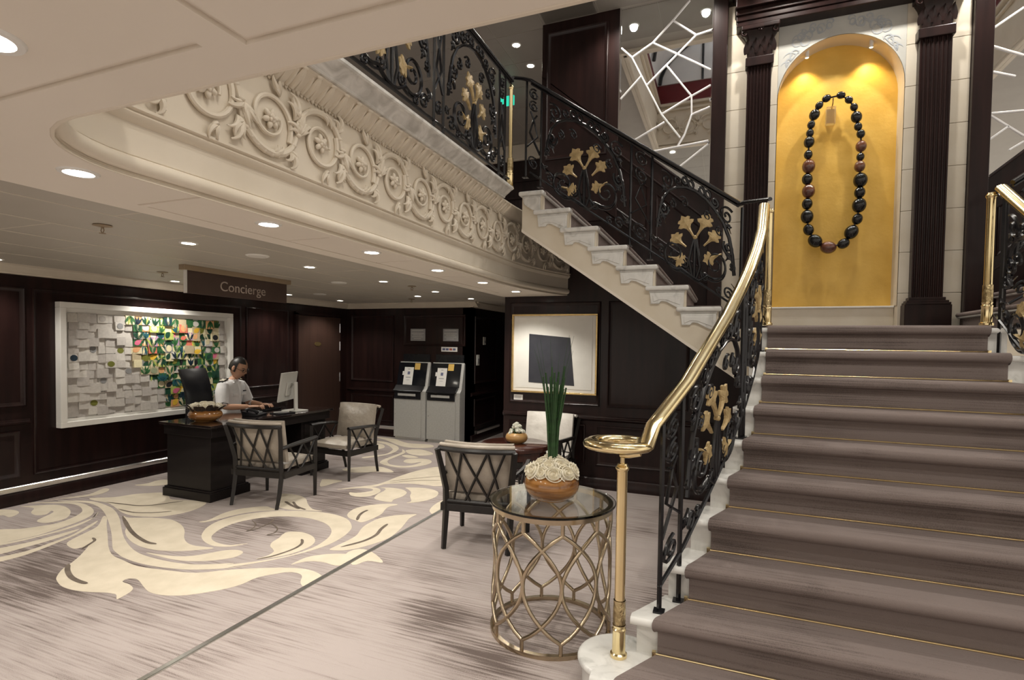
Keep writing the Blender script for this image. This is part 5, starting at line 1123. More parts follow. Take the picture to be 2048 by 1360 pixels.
MB().box(-4.82, -4.60, 4.82, 5.02, .74, .752).build('stand_base', 'grey_plastic', mn, bevel=.004)
kb = thing('keyboard', 'black computer keyboard under the man\'s hands', 'keyboard', (-5.05, 4.78, .74), radians(8))
MB().box(-.075, .075, -.22, .22, 0, .016).build('case', 'black_plastic', kb, local=True, bevel=.003)
KM = MB().box(-.006, .006, -.012, .012, 0, .006).mesh('key', 'black_plastic')
for i in range(5):
    for j in range(14): o = bpy.data.objects.new('key', KM); link(o, kb); o.location = (-.05+i*.025, -.195+j*.030, .016)
dp = thing('desk_phone', 'black desk telephone lying between flowers and monitor', 'telephone', (-4.80, 4.42, .74), radians(20))
MB().prism([(-.09, 0), (.09, 0), (.09, .018), (-.09, .055)], lambda u, v, q: (u, q, v), -.10, .10).build('base', 'black_plastic', dp, local=True, bevel=.005)
MB().tube([(-.05, -.075, .062), (-.03, -.075, .075), (.05, -.075, .055), (.075, -.075, .035)], [.022, .015, .015, .022], 10).build('handset', 'black_plastic', dp, local=True, smooth=50)
for i in range(3):
    for j in range(3): MB().box(-.03+i*.03, -.012+i*.03, .0+j*.03, .018+j*.03, .030-i*.006, .046-i*.006).build('key', 'print_grey', dp, local=True)
nb = thing('notebook', 'dark folder with a pen lying on the desk front', 'folder', (-4.66, 4.68, .74), radians(-12))
MB().box(-.08, .08, -.11, .11, 0, .012).build('cover', 'black_plastic', nb, local=True, bevel=.002); MB().tube([(-.03, -.09, .017), (.02, .07, .017)], .005, 8).build('pen', 'aluminium', nb, local=True)

# roses
def rose_mesh(nm, matn, r=.034, seed=1):
    mb = MB(); rr = random.Random(seed); ph = rr.uniform(0, 6); T = 7.2*pi; n = 84; rows = []
    for i in range(n+1):
        th = T*i/n; u = .10+.90*(i/n)**.85; R = r*u; top = r*(1.0-.55*u**2.2)*(1+.05*sin(th*1.31+ph)); low = top-r*(.34+.25*u)
        lob = 1+.05*sin(th*2.1+ph)
        c, s_ = cos(th), sin(th)
        rows.append([(R*.80*c, R*.80*s_, low), (R*.97*lob*c, R*.97*lob*s_, top-r*.12), (R*1.0*lob*c, R*1.0*lob*s_, top), (R*(1.0+.10*u)*lob*c, R*(1.0+.10*u)*lob*s_, top-r*.05*u)])
    mb.skinrows(rows); mb.ball((0, 0, r*.12), r*.86, r*.86, r*.52, 12, 8)
    return mb.mesh(nm, matn, 80)
ROSES = [rose_mesh('rose', 'petal', .046, s) for s in (1, 2, 3)]
ROSEW = [rose_mesh('rose', 'petal_white', .030, s) for s in (4, 5)]
def bowl(parent, c, R, h, matn, foot=.55):
    prof = [(.0001, 0), (R*foot, 0), (R*foot*1.02, .004), (R*.82, h*.14), (R*.96, h*.33), (R, h*.52), (R*.96, h*.72), (R*.86, h*.88), (R*.74, h*.98), (R*.70, h), (R*.66, h*.985), (R*.68, h*.9), (R*.8, h*.6), (.0001, h*.55)]
    return MB().lathe(prof, c, 40).build('bowl', matn, parent, 40)
fl = thing('rose_arrangement', 'glossy brown bowl of cream roses with tall green reeds on the glass table', 'flower arrangement', (-.872, 2.80, .712))
bowl(fl, (-.872, 2.80, .712), .150, .158, 'bowl_glaze')
rf = random.Random(5)
pos = []
for ring, (n, rad, z) in enumerate(((11, .100, .872), (7, .062, .902), (3, .024, .920))):
    for k in range(n):
        a = 2*pi*k/n+ring*.3+rf.uniform(-.08, .08)
        o = bpy.data.objects.new('rose', rf.choice(ROSES)); link(o, fl)
        tilt = 1.0*rad/.100+rf.uniform(-.1, .1)
        o.matrix_basis = Matrix.Translation((rad*cos(a), rad*sin(a), z-.712-.012)) @ Matrix.Rotation(a, 4, 'Z') @ Matrix.Rotation(tilt, 4, 'Y') @ Matrix.Rotation(rf.uniform(0, 6), 4, 'Z') @ Matrix.Scale(rf.uniform(.9, 1.12), 4)
for k in range(17):
    a = rf.uniform(0, 2*pi); r0 = rf.uniform(0, .022); lean = rf.uniform(.0, .07); h = rf.uniform(.42, .58)
    x0, y0 = -.872+r0*cos(a), 2.80+r0*sin(a); b = a+rf.uniform(-.4, .4)
    mb = MB(); mb.tube([(x0, y0, .88), (x0+lean*.35*cos(b), y0+lean*.35*sin(b), .88+h*.5), (x0+lean*cos(b), y0+lean*sin(b), .88+h)], [.0062, .0060, .0046], 7)
    for q in range(1, 5): t_ = q/5; mb.lathe([(.0060, -.003), (.0070, 0), (.0060, .003)], (x0+lean*t_*t_*cos(b), y0+lean*t_*t_*sin(b), .88+h*t_), 7)
    mb.build('reed', 'stalk', fl, 50)
for k in range(11):
    a = rf.uniform(0, 2*pi) if k else -.4; h = rf.uniform(.62, .76); ln = rf.uniform(.04, .15)
    x0, y0 = -.872+.015*cos(a), 2.80+.015*sin(a)
    MB().tube([(x0+ln*(i/8)**2*cos(a), y0+ln*(i/8)**2*sin(a), .88+h*i/8) for i in range(9)], [.0022*(1-.75*i/8) for i in range(9)], 5).build('grass_blade', 'stalk', fl, 50)
f2 = thing('flower_bowl', 'small tan bowl of white flowers on the round wooden table', 'flower arrangement', (-1.84, 4.76, .62))
bowl(f2, (-1.84, 4.76, .62), .108, .10, 'bowl_pale')
for k in range(15):
    a = rf.uniform(0, 2*pi); r0 = rf.uniform(0, .07); z = .11+.06*(1-r0/.08)+rf.uniform(-.01, .03)
    o = bpy.data.objects.new('flower', rf.choice(ROSEW)); link(o, f2); o.matrix_basis = Matrix.Translation((r0*cos(a), r0*sin(a), z-.02)) @ Matrix.Rotation(a, 4, 'Z') @ Matrix.Rotation(.9*r0/.08+.1, 4, 'Y') @ Matrix.Scale(.8, 4)
for k in range(9):
    a = rf.uniform(0, 2*pi); mb = MB(); leaf3(mb, 0, 0, 0, .07, .014, .03); mb.xform(Matrix.Translation((-1.84+.05*cos(a), 4.76+.05*sin(a), .70)) @ Matrix.Rotation(a, 4, 'Z')).build('leaf', 'stalk', f2, 60)
f3 = thing('desk_flowers', 'amber bowl with cream roses and dark leaves on the concierge desk', 'flower arrangement', (-4.90, 3.90, .74))
bowl(f3, (-4.90, 3.90, .74), .158, .115, 'bowl_glaze', .6)
for k in range(13):
    a = rf.uniform(0, 2*pi); r0 = rf.uniform(.02, .12); o = bpy.data.objects.new('rose', rf.choice(ROSES)); link(o, f3); o.matrix_basis = Matrix.Translation((r0*cos(a), r0*sin(a), .160-.25*r0)) @ Matrix.Rotation(a, 4, 'Z') @ Matrix.Rotation(.8*r0/.12, 4, 'Y')
for k in range(16):
    a = 2*pi*k/16+rf.uniform(-.15, .15); mb = MB(); leaf3(mb, 0, 0, 0, .10, .030, .05); mb.xform(Matrix.Translation((-4.90+.115*cos(a), 3.90+.115*sin(a), .84)) @ Matrix.Rotation(a+pi/2, 4, 'Z') @ Matrix.Rotation(rf.uniform(.2, .7), 4, 'X')).build('leaf', 'leaf_dark', f3, 60)

# ================================================================== GLASS SIDE TABLE
gt = thing('glass_table', 'drum side table with looped champagne metal frame and round glass top', 'side table', (-.868, 2.80, 0))
RT = .318
MB().lathe([(.0001, .700), (.342, .700), (.345, .703), (.345, .709), (.342, .712), (.0001, .712)], (-.868, 2.80, 0), 64).build('glass_top', 'glass', gt, 40)
for z0, z1 in ((0, .022), (.672, .698)):
    MB().lathe([(RT-.012, z0), (RT+.012, z0), (RT+.012, z1), (RT-.012, z1), (RT-.012, z0)], (-.868, 2.80, 0), 56).build('ring', 'champagne', gt, 30)
def loop_mesh():
    mb = MB(); half = radians(36)
    for sg in (-1, 1):
        rows = []; n = 18
        for i in range(n+1):
            t = i/n; z = .075+.54*t; a = sg*half*sin(pi*t)**.85 if 0 < t < 1 else 0.
            rows.append((a, z))
        pts = [(RT*cos(a), RT*sin(a), z) for a, z in rows]
        mb.tube(pts, .0105, 8)
    for z0, z1 in ((.015, .08), (.612, .68)): mb.tube([(RT, 0, z0), (RT, 0, z1)], .0105, 8)
    return mb.mesh('frame_loop', 'champagne', 50)
LM = loop_mesh()
for k in range(10): o = bpy.data.objects.new('frame_loop', LM); link(o, gt); o.rotation_euler = (0, 0, 2*pi*k/10+.16)
# round wooden table
rtb = thing('round_table', 'round dark wooden pedestal table between the two lounge chairs', 'table', (-1.85, 4.75, 0))
MB().lathe([(.0001, .57), (.318, .57), (.328, .578), (.33, .60), (.326, .614), (.318, .62), (.0001, .62)], (-1.85, 4.75, 0), 48).build('table_top', 'table_wood', rtb, 40)
MB().lathe([(.30, .50), (.30, .57), (.0001, .57)], (-1.85, 4.75, 0), 40).build('apron', 'table_wood', rtb, 40)
for k in range(4):
    a = pi/4+pi/2*k; MB().tube([(-1.85+.235*cos(a), 4.75+.235*sin(a), .53), (-1.85+.215*cos(a), 4.75+.215*sin(a), .25), (-1.85+.255*cos(a), 4.75+.255*sin(a), 0)], [.022, .017, .015], 8).build('leg', 'table_wood', rtb, 50)
MB().lathe([(.0001, .18), (.20, .18), (.20, .20), (.0001, .20)], (-1.85, 4.75, 0), 32).build('lower_shelf', 'table_wood', rtb, 40)

# ================================================================== ARMCHAIRS (front faces +y)
def cushion(x0, x1, y0, y1, z0, z1, puff=.03, n=8, bend=None):
    mb = MB(); rows = []
    for i in range(n+1):
        row = []
        for j in range(n+1):
            u, v = i/n, j/n; ed = min(1, 3.0*min(u, 1-u))**.6*min(1, 3.0*min(v, 1-v))**.6
            row.append((u, v, ed))
        rows.append(row)
    def top(sg):
        out = []
        for r in rows:
            o = []
            for u, v, ed in r:
                x_, y_ = x0+(x1-x0)*u, y0+(y1-y0)*v; zc = (z0+z1)/2; hz = (z1-z0)/2*(.45+.55*ed)+puff*ed*.5
                p = Vector((x_, y_, zc+sg*hz)); o.append(bend(p) if bend else p)
            out.append(o)
        return out
    a, b = top(1), top(-1); mb.skinrows(a); mb.skinrows(b)
    ring = lambda g: g[0][:-1]+[r[-1] for r in g[:-1]]+g[-1][:0:-1]+[r[0] for r in g[:0:-1]]
    mb.skinrows([ring(a), ring(b)], closed_u=True); return mb
def make_chair(label, lm):
    t = thing('armchair', label, 'armchair', (0, 0, 0))
    W2, D0, D1 = .285, -.25, .25
    for sx in (-1, 1):
        MB().tube([(sx*W2, D1-.02, 0), (sx*W2, D1-.02, .30), (sx*W2, D1-.02, .585)], [.019, .025, .026], 4).build('leg', 'chair_wood', t, local=True)
        MB().tube([(sx*(W2-.035), D0-.05, 0), (sx*(W2-.03), D0-.015, .14), (sx*(W2-.03), D0+.01, .30), (sx*(W2-.03), D0, .45), (sx*(W2-.005), D0-.035, .62), (sx*(W2+.015), D0-.075, .765)], [.020, .024, .027, .026, .025, .023], 4).build('leg', 'chair_wood', t, local=True)
        MB().tube([(sx*(W2-.015), D0-.01, .56), (sx*(W2+.015), -.10, .58), (sx*(W2+.02), .08, .588), (sx*W2, D1-.005, .59)], [.017, .019, .021, .020], 6, flat=1.25).build('arm', 'chair_wood', t, local=True, smooth=50)
        for ya, yb in ((-.19, .02), (-.02, -.19), (.02, .20), (.19, .02)):
            MB().tube([(sx*(W2-.008), ya, .325), (sx*(W2+.008), (ya+yb)/2+.012, .45), (sx*(W2+.012), yb, .575)], .010, 5).build('arm_lattice', 'chair_wood', t, local=True)
    mb = MB()
    mb.box(-W2+.01, W2-.01, D1-.045, D1-.005, .275, .335).box(-W2+.02, W2-.02, D0-.005, D0+.03, .275, .335)
    for sx in (-1, 1): mb.box(min(sx*(W2-.025), sx*(W2+.015)), max(sx*(W2-.025), sx*(W2+.015)), D0, D1-.01, .275, .335)
    mb.build('seat_frame', 'chair_wood', t, local=True, bevel=.005)
    # curved back: bows away from the sitter
    by = lambda x_, z: D0+.012-(.055+.055*(1-(x_/W2)**2))*max(0, (z-.33))/.45-.02*max(0, z-.33)
    for z, hh, nm in ((.765, .020, 'top_rail'), (.355, .016, 'lower_rail')):
        pts = [(x_, by(x_, z), z) for x_ in [(-1+2*i/14)*(W2+.012 if z > .5 else W2-.03) for i in range(15)]]
        MB().tube(pts, hh, 6, flat=1.0).build(nm, 'chair_wood', t, local=True, smooth=50)
    for xa, xb in ((-.225, -.06), (-.10, -.19), (-.10, .10), (.10, -.10), (.10, .19), (.225, .06)):
        pts = [(xa+(xb-xa)*i/6, by(xa+(xb-xa)*i/6, .755-.39*i/6), .755-.39*i/6) for i in range(7)]
        MB().tube(pts, .010, 5).build('back_lattice', 'chair_wood', t, local=True)
    cushion(-W2+.02, W2-.02, D0+.05, D1+.015, .335, .425, .035).build('seat_cushion', lm, t, local=True, smooth=60)
    bend = lambda p: Vector((p.x, by(p.x, p.y)+.035+p.z, p.y))
    cushion(-W2+.015, W2-.015, .42, .815, 0, .085, .055, 12, bend).build('back_cushion', lm, t, local=True, smooth=60)
    pts = [(x_, by(x_, .79)+.02, .792) for x_ in [(-1+2*i/12)*(W2+.005) for i in range(13)]]
    MB().tube(pts, .017, 7).build('top_roll', lm, t, local=True, smooth=60)
    return t
c1 = make_chair('taupe leather lattice-back armchair seen from behind, nearest the desk corner', 'leather')
c1.location = (-4.10, 4.03, 0); c1.rotation_euler = (0, 0, radians(7)); 
c2 = copy_tree(c1, (-4.16, 5.13, 0), radians(176), 'taupe leather armchair facing the camera at the far end of the desk')
c3 = copy_tree(c1, (-1.75, 3.89, 0), radians(8), 'silver leather lattice-back armchair in front of the round table, nearest the camera')
c4 = make_chair('white leather armchair behind the round table under the picture', 'leather_light'); c4.location = (-1.80, 5.40, 0); c4.rotation_euler = (0, 0, radians(176))
for c, g in ((c1, 'desk armchairs'), (c2, 'desk armchairs'), (c3, 'lounge armchairs'), (c4, 'lounge armchairs')): c['group'] = g

# ================================================================== KIOSKS
def kiosk(x0, x1, label):
    t = thing('kiosk', label, 'kiosk', ((x0+x1)/2, 7.46, 0), group='self-service kiosks')
    yf, yb = 7.37, YB-.005
    side = [(yf, .03), (yb, .03), (yb, 1.25), (yb-.03, 1.26), (yf+.05, .84), (yf, .80)]
    MB().prism(side, lambda u, v, q: (q, u, v), x0+.02, x1).build('body', 'kiosk_side', t, bevel=.004)
    MB().box(x0, x1-.075, yf-.012, yf+.002, .05, .665).build('door_panel', 'kiosk_grey', t, bevel=.004)
    MB().box(x0+.01, x1-.01, yf+.01, yb, 0, .03).build('plinth', 'kiosk_grey', t)
    MB().tube([(x0+.035, yf-.012, .42), (x0+.035, yf-.02, .42)], .007, 10).build('lock', 'chrome', t, 40)
    MB().box(x1-.07, x1-.0, yf-.004, yf+.004, .05, .80).build('corner_post', 'kiosk_grey', t, bevel=.006)
    b = MB().box(x0+.01, x1-.085, yf-.022, yf+.01, .668, .80); b.build('slot_fascia', 'black_plastic', t, bevel=.004)
    MB().box(x0+.08, x1-.17, yf-.026, yf-.02, .715, .755).build('slot', 'kiosk_grey', t, bevel=.003)
    sh = MB().prism([(yf-.04, .785), (yf+.055, .80), (yf+.055, .885), (yf+.045, .885), (yf-.04, .80)], lambda u, v, q: (q, u, v), x0, x1-.06); sh.build('shelf', 'black_plastic', t, bevel=.004)
    MB().box(x0+.14, x0+.23, yf-.02, yf+.02, .81, .818).build('card', 'paper', t); MB().box(x0+.28, x0+.34, yf-.02, yf+.02, .81, .818).build('card', 'paper', t)
    # sloped screen
    a = Vector((x0+.01, yf+.052, .875)); up = Vector((0, .0845, .37)); 
    S_ = lambda u, v, d: (a.x+u, a.y+up.y*v-d*.97, a.z+up.z*v+d*.22)
    wS = x1-x0-.055
    def pane(u0, u1, v0, v1, d0, d1, nm, m_): 
        mb = MB(); mb.add([S_(u, v, d) for d in (d0, d1) for u, v in ((u0, v0), (u1, v0), (u1, v1), (u0, v1))], [(3, 2, 1, 0), (4, 5, 6, 7), (0, 1, 5, 4), (1, 2, 6, 5), (2, 3, 7, 6), (3, 0, 4, 7)]); return mb.build(nm, m_, t)
    pane(0, wS, 0, 1.0, -.01, .006, 'screen', 'black_glass')
    pg = pane(.115, .285, .04, .80, .0065, .0085, 'notice', 'paper')
    for v, m_, u0, u1, dv in ((.70, 'print_grey', .18, .22, .03), (.48, 'print_blue', .18, .225, .13), (.34, 'print_grey', .155, .245, .035), (.24, 'print_grey', .17, .23, .015)):
        mb = MB(); mb.add([S_(u, q, .0088) for u, q in ((u0, v), (u1, v), (u1, v+dv), (u0, v+dv))], [(0, 1, 2, 3)]); mb.build('print', m_, pg)
    pane(.30, .40, .70, .98, .0065, .008, 'sticker', 'sticker'); pane(.085, .112, .45, .62, .0065, .008, 'label', 'paper')
    MB().box(x0+.06, x1-.02, YB-.02, YB, 1.26, 1.385).build('header', 'black_plastic', t)
kiosk(-4.985, -4.405, 'grey self-service kiosk with white notice, left of the two')
kiosk(-4.375, -3.795, 'grey self-service kiosk with white notice, right of the two')
for i, (x0, x1) in enumerate(((-4.797, -4.522), (-4.195, -3.924))):
    t = thing('information_plaque', 'grey printed plaque on the wall above the %s kiosk' % ('left' if i == 0 else 'right'), 'plaque', (x0, YB, 1.6), group='plaques above the kiosks')
    MB().box(x0, x1, YB-.012, YB, 1.60, 1.795).build('plate', 'print_grey', t, bevel=.002)
    for z, a, b in ((1.765, .03, .24), (1.715, .02, .25), (1.69, .05, .22), (1.66, .03, .24), (1.63, .06, .2)): MB().box(x0+a, x0+b, YB-.0128, YB-.012, z, z+.012).build('printed_line', 'kiosk_side', t)
t = thing('card_logo_sign', 'small white strip of payment card symbols above the right kiosk', 'sign', (-4.09, YB, 1.47)); MB().box(-4.227, -3.94, YB-.008, YB, 1.435, 1.508).build('plate', 'paper', t)
for k in range(4): MB().box(-4.205+.062*k, -4.155+.062*k, YB-.0088, YB-.008, 1.455, 1.488).build('card_symbol', ('print_blue', 'print_blue', 'print_red', 'print_blue')[k], t)
# ================================================================== OFFICE CHAIR AND CLERK
oc = thing('office_chair', 'black high-back office chair behind the clerk', 'office chair', (-5.62, 4.60, 0), radians(16))
bend = lambda p: Vector((-.26-.04*((p.y-.75)/.3)**2+p.z-.08*(p.x/.22)**2*-.4, p.x, p.y))
cushion(-.22, .22, .50, 1.215, 0, .07, .03, 10, bend).build('backrest', 'black_plastic', oc, local=True, smooth=60)
cushion(-.20, .26, -.24, .24, .42, .50, .03).build('seat', 'black_plastic', oc, local=True, smooth=60)
MB().tube([(0, 0, .08), (0, 0, .43)], .025, 10).build('column', 'black_plastic', oc, local=True, smooth=50)
MB().tube([(-.10, 0, .44), (-.27, 0, .50), (-.29, 0, .62)], .025, 8).build('back_bar', 'black_plastic', oc, local=True, smooth=50)
for k in range(5):
    a = 2*pi*k/5+.3; MB().tube([(0, 0, .10), (.24*cos(a), .24*sin(a), .07)], [.024, .016], 8).build('base_arm', 'black_plastic', oc, local=True, smooth=50); MB().tube([(.24*cos(a)-.015*sin(a), .24*sin(a)+.015*cos(a), .028), (.24*cos(a)+.015*sin(a), .24*sin(a)-.015*cos(a), .028)], .028, 12).build('castor', 'black_plastic', oc, local=True, smooth=40)
for sy in (-1, 1): MB().tube([(-.05, sy*.24, .46), (-.05, sy*.28, .62), (.12, sy*.28, .64)], .018, 8).build('armrest', 'black_plastic', oc, local=True, smooth=50)

man = thing('person', 'man in white short-sleeved uniform shirt typing at the concierge desk', 'person', (-5.48, 4.66, 0), radians(14))
# continuous body grown from a skeleton (local: faces +x, y to his left)
J = {'pel': ((-.02, 0, .56), .135, .155), 'wai': ((.0, 0, .70), .115, .140), 'che': ((.025, 0, .88), .112, .150), 'uch': ((.04, 0, .995), .088, .135), 'nek': ((.065, 0, 1.085), .052, .056), 'nk2': ((.095, 0, 1.135), .048, .050),
     'shl': ((.045, .165, 1.02), .070, .070), 'ell': ((.12, .225, .80), .046, .046), 'wrl': ((.36, .12, .795), .028, .026), 'shr': ((.045, -.165, 1.02), .070, .070), 'elr': ((.10, -.235, .795), .046, .046), 'wrr': ((.345, -.09, .79), .028, .026),
     'hpl': ((.02, .085, .53), .095, .095), 'knl': ((.42, .11, .50), .065, .065), 'anl': ((.38, .11, .09), .040, .040), 'tol': ((.52, .12, .035), .035, .030), 'hpr': ((.02, -.085, .53), .095, .095), 'knr': ((.42, -.11, .50), .065, .065), 'anr': ((.38, -.11, .09), .040, .040), 'tor': ((.52, -.12, .035), .035, .030)}
EG = [('pel', 'wai'), ('wai', 'che'), ('che', 'uch'), ('uch', 'nek'), ('nek', 'nk2'), ('uch', 'shl'), ('shl', 'ell'), ('ell', 'wrl'), ('uch', 'shr'), ('shr', 'elr'), ('elr', 'wrr'), ('pel', 'hpl'), ('hpl', 'knl'), ('knl', 'anl'), ('anl', 'tol'), ('pel', 'hpr'), ('hpr', 'knr'), ('knr', 'anr'), ('anr', 'tor')]
K = list(J); me = bpy.data.meshes.new('b'); me.from_pydata([J[k][0] for k in K], [(K.index(a), K.index(b)) for a, b in EG], [])
tmp = bpy.data.objects.new('tmp', me); COL.objects.link(tmp); md = tmp.modifiers.new('s', 'SKIN'); md.use_smooth_shade = True
for i, k in enumerate(K): me.skin_vertices[0].data[i].radius = (J[k][1], J[k][2]); me.skin_vertices[0].data[i].use_root = (k == 'pel')
sb = tmp.modifiers.new('u', 'SUBSURF'); sb.levels = 2; sb.render_levels = 2
dg = bpy.context.evaluated_depsgraph_get(); bme = bpy.data.meshes.new_from_object(tmp.evaluated_get(dg)); bpy.data.objects.remove(tmp, do_unlink=True)
# head: shaped ellipsoid merged into the same mesh
hm = MB(); HC = Vector((.135, 0, 1.235)); tiltm = Matrix.Rotation(radians(24), 3, 'Y') @ Matrix.Rotation(radians(0), 3, 'Z')
nH, mH = 28, 20; hv = []; tiltm = tiltm*1.07
for i in range(mH+1):
    th = pi*i/mH
    for k in range(nH):
        a = 2*pi*k/nH; x_ = .096*sin(th)*cos(a); y_ = .076*sin(th)*sin(a); z_ = .118*cos(th)
        fr = max(0, cos(a))*sin(th)
        if z_ < -.02: y_ *= 1-.30*min(1, (-z_-.02)/.09); x_ *= 1-.10*min(1, (-z_-.02)/.09) if x_ > 0 else 1-.38*min(1, (-z_-.02)/.09)
        if abs(y_) < .022 and x_ > 0 and -.035 < z_ < .022: x_ += .024*(1-abs(y_)/.022)*(1-(z_+.025)/.055 if z_ > -.025 else max(0, 1+(z_+.025)/.012))   # nose
        if x_ > .03 and .016 < abs(y_) < .05 and .0 < z_ < .022: x_ -= .008      # eye sockets
        if x_ > .05 and abs(y_) < .03 and -.066 < z_ < -.05: x_ += .006          # lips
        if x_ > .03 and abs(y_) < .03 and z_ < -.085: x_ += .010                 # chin
        hv.append(HC + tiltm @ Vector((x_, y_, z_)))
hf = []
for i in range(mH):
    for k in range(nH): hf.append((i*nH+k, (i+1)*nH+k, (i+1)*nH+(k+1) % nH, i*nH+(k+1) % nH))
hm.add(hv, hf)
for sy in (-1, 1): hm.ball(HC + tiltm @ Vector((-.005, sy*.080, -.002)), .018, .008, .030, 10, 8, tiltm)
bm = bmesh.new(); bm.from_mesh(bme); nb_ = len(bm.verts); vs_ = [bm.verts.new(v) for v in hm.v]
for f_ in hm.f:
    try: bm.faces.new([vs_[i] for i in f_])
    except ValueError: pass
body = bpy.data.meshes.new('body'); 
for m_ in ('skin', 'shirt', 'trousers'): body.materials.append(MATS[m_])
bm.faces.ensure_lookup_table(); bm.verts.index_update()
for f_ in bm.faces:
    c = f_.calc_center_median(); f_.smooth = True; mi = 0
    if f_.verts[0].index >= nb_ and f_.verts[-1].index >= nb_: mi = 0
    elif c.z < .615: mi = 2
    elif c.z < 1.10 and not (abs(c.y) > .17 and c.z < .83) and not (c.x > .185 and c.z < .90): mi = 1
    f_.material_index = mi
bmesh.ops.recalc_face_normals(bm, faces=bm.faces); bm.to_mesh(body); bm.free()
bo_ = bpy.data.objects.new('body', body); link(bo_, man)
# short sleeves
for sy in (-1, 1):
    sh, el = Vector(J['shl' if sy > 0 else 'shr'][0]), Vector(J['ell' if sy > 0 else 'elr'][0])
    MB().tube([sh+Vector((0, sy*-.02, .02)), sh.lerp(el, .25), sh.lerp(el, .6), sh.lerp(el, .86)], [.066, .076, .070, .066], 14, cap=False).build('sleeve', 'shirt', man, local=True, smooth=60)
    # epaulette: board plus two gold bars
    p = Vector((.04, sy*.135, 1.092)); rm = Matrix.Rotation(sy*-.32, 3, 'X')
    ep = MB().obox(p, .055, .115, .014, rm).build('epaulette', 'black_plastic', man, local=True, bevel=.003); MB().obox(p+rm @ Vector((0, sy*.02, .009)), .056, .022, .006, rm).build('rank_bar', 'petal', ep, local=True); MB().obox(p+rm @ Vector((0, sy*-.015, .009)), .056, .012, .006, rm).build('rank_bar', 'petal', ep, local=True)
    MB().prism([(.0, .0), (.075, -.02), (.06, -.055), (.0, -.03)], lambda u, v, q: (.085+u*.4+q, sy*(.012+u*.75), 1.085+v), 0, .012).build('collar', 'shirt', man, local=True, bevel=.002)
    MB().obox((.152, sy*.075, .925), .012, .075, .028, Matrix.Rotation(-.12, 3, 'Y')).build('pocket_flap', 'shirt', man, local=True, bevel=.003)
MB().tube([(.128, 0, 1.05), (.150, 0, .97), (.152, 0, .85), (.128, 0, .70)], .008, 6, flat=1.6).build('button_placket', 'shirt', man, local=True, smooth=50)
MB().obox((.163, .075, .962), .006, .055, .014, Matrix.Rotation(-.12, 3, 'Y')).build('name_badge', 'print_dark', man, local=True)
# hair: cap with bald crown and side part
hr = MB(); rows = []
for i in range(9):
    th = pi*.60*i/8; row = []
    for k in range(25):
        a = radians(72)+(2*pi-radians(144))*k/24
        lim = 1.0 if th > .45 else 1.0
        p = Vector((.1015*sin(th)*cos(a)-.004, .0815*sin(th)*sin(a), .123*cos(th)+.001)); row.append(HC+tiltm @ p)
    rows.append(row)
hr.skinrows(rows[3:]); hr.build('hair', 'hair', man, local=True, smooth=70)
fr = MB(); rows = []
for i in range(5):
    th = .10+.85*i/4; rows.append([HC+tiltm @ Vector((.1015*sin(th)*cos(a)-.004, .0815*sin(th)*sin(a), .124*cos(th)+.002)) for a in [radians(18)+radians(95)*k/10 for k in range(11)]])
fr.skinrows(rows); fr.build('hair', 'hair', man, local=True, smooth=70)
fr = MB(); rows = []
for i in range(5):
    th = .16+.80*i/4; rows.append([HC+tiltm @ Vector((.1015*sin(th)*cos(a)-.004, .0815*sin(th)*sin(a), .124*cos(th)+.002)) for a in [radians(-8)-radians(110)*k/10 for k in range(11)]])
fr.skinrows(rows); fr.build('hair', 'hair', man, local=True, smooth=70)
fr = MB(); rows = []
for i in range(6):
    th = .03+.80*i/5; rows.append([HC+tiltm @ Vector((.1015*sin(th)*cos(a)-.004, .0815*sin(th)*sin(a), .124*cos(th)+.002)) for a in [radians(100)+radians(160)*k/12 for k in range(13)]])
fr.skinrows(rows); fr.build('hair', 'hair', man, local=True, smooth=70)
gl = MB()
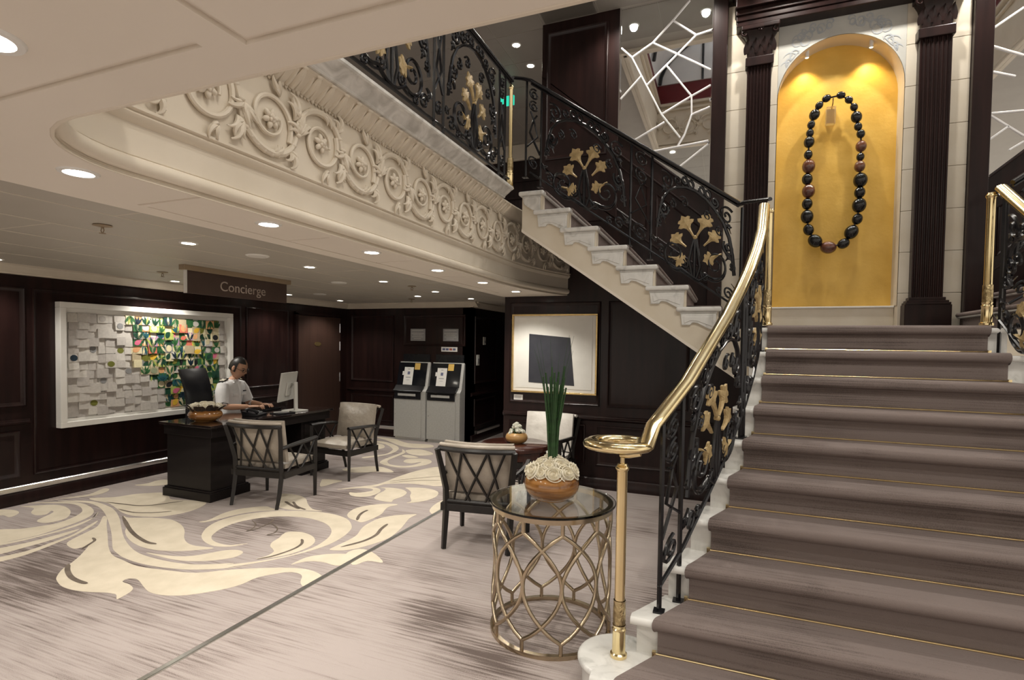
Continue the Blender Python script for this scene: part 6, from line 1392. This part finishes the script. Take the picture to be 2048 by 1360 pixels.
for sy in (-1, 1):
    gl.tube([HC+tiltm @ Vector((.096+.002*cos(q), sy*.034+.024*cos(q), .004+.017*sin(q))) for q in [2*pi*i/16 for i in range(16)]], .0022, 5, closed=True)
    gl.tube([HC+tiltm @ Vector((.094, sy*.058, .006)), HC+tiltm @ Vector((.0, sy*.084, .010))], .0022, 5)
    eb = MB().tube([HC+tiltm @ Vector((.090, sy*.016, .026)), HC+tiltm @ Vector((.088, sy*.036, .031)), HC+tiltm @ Vector((.078, sy*.052, .027))], .0035, 5); eb.build('eyebrow', 'hair', man, local=True, smooth=50)
    MB().ball(HC+tiltm @ Vector((.084, sy*.032, .006)), .009, n=8, m=6).build('eye', 'hair', man, local=True, smooth=60)
gl.tube([HC+tiltm @ Vector((.10, -.010, .006)), HC+tiltm @ Vector((.103, 0, .010)), HC+tiltm @ Vector((.10, .010, .006))], .0022, 5); gl.build('glasses', 'black_plastic', man, local=True, smooth=50)
MB().tube([HC+tiltm @ Vector((.088, -.020, -.060)), HC+tiltm @ Vector((.097, 0, -.058)), HC+tiltm @ Vector((.088, .020, -.060))], .004, 6).build('mouth', 'bead_brown', man, local=True, smooth=50)
for sy in (-1, 1):
    wr_ = Vector(J['wrl' if sy > 0 else 'wrr'][0]); h = MB(); fwd = Vector((.95, -.22*sy, -.06)).normalized(); sd = Vector((-fwd.y, fwd.x, 0)).normalized(); up = Vector((0, 0, 1))
    rows = []
    for t_, hw, hh in ((-.02, .026, .019), (.02, .034, .018), (.055, .040, .015), (.085, .038, .013), (.095, .030, .008)):
        c = wr_+fwd*t_+up*(.010*sin(t_*20)); rows.append([c+sd*hw*cos(q)+up*hh*sin(q) for q in [2*pi*i/10 for i in range(10)]])
    h.skinrows(rows, closed_u=True)
    for q, (off, ln) in enumerate(((-.029, .062), (-.010, .075), (.010, .072), (.028, .058))):
        b = wr_+fwd*.088+sd*off+up*.006; h.tube([b, b+fwd*ln*.42+up*.012, b+fwd*ln*.78-up*.004, b+fwd*ln-up*.020], [.0098, .0092, .0085, .0065], 7)
    b = wr_+fwd*.03-sd*sy*-.0+sd*(-sy)*.030; h.tube([b, b+fwd*.030-sd*sy*.022, b+fwd*.060-sd*sy*.026-up*.012], [.012, .0105, .0075], 7)
    h.build('hand', 'skin', man, local=True, smooth=70)
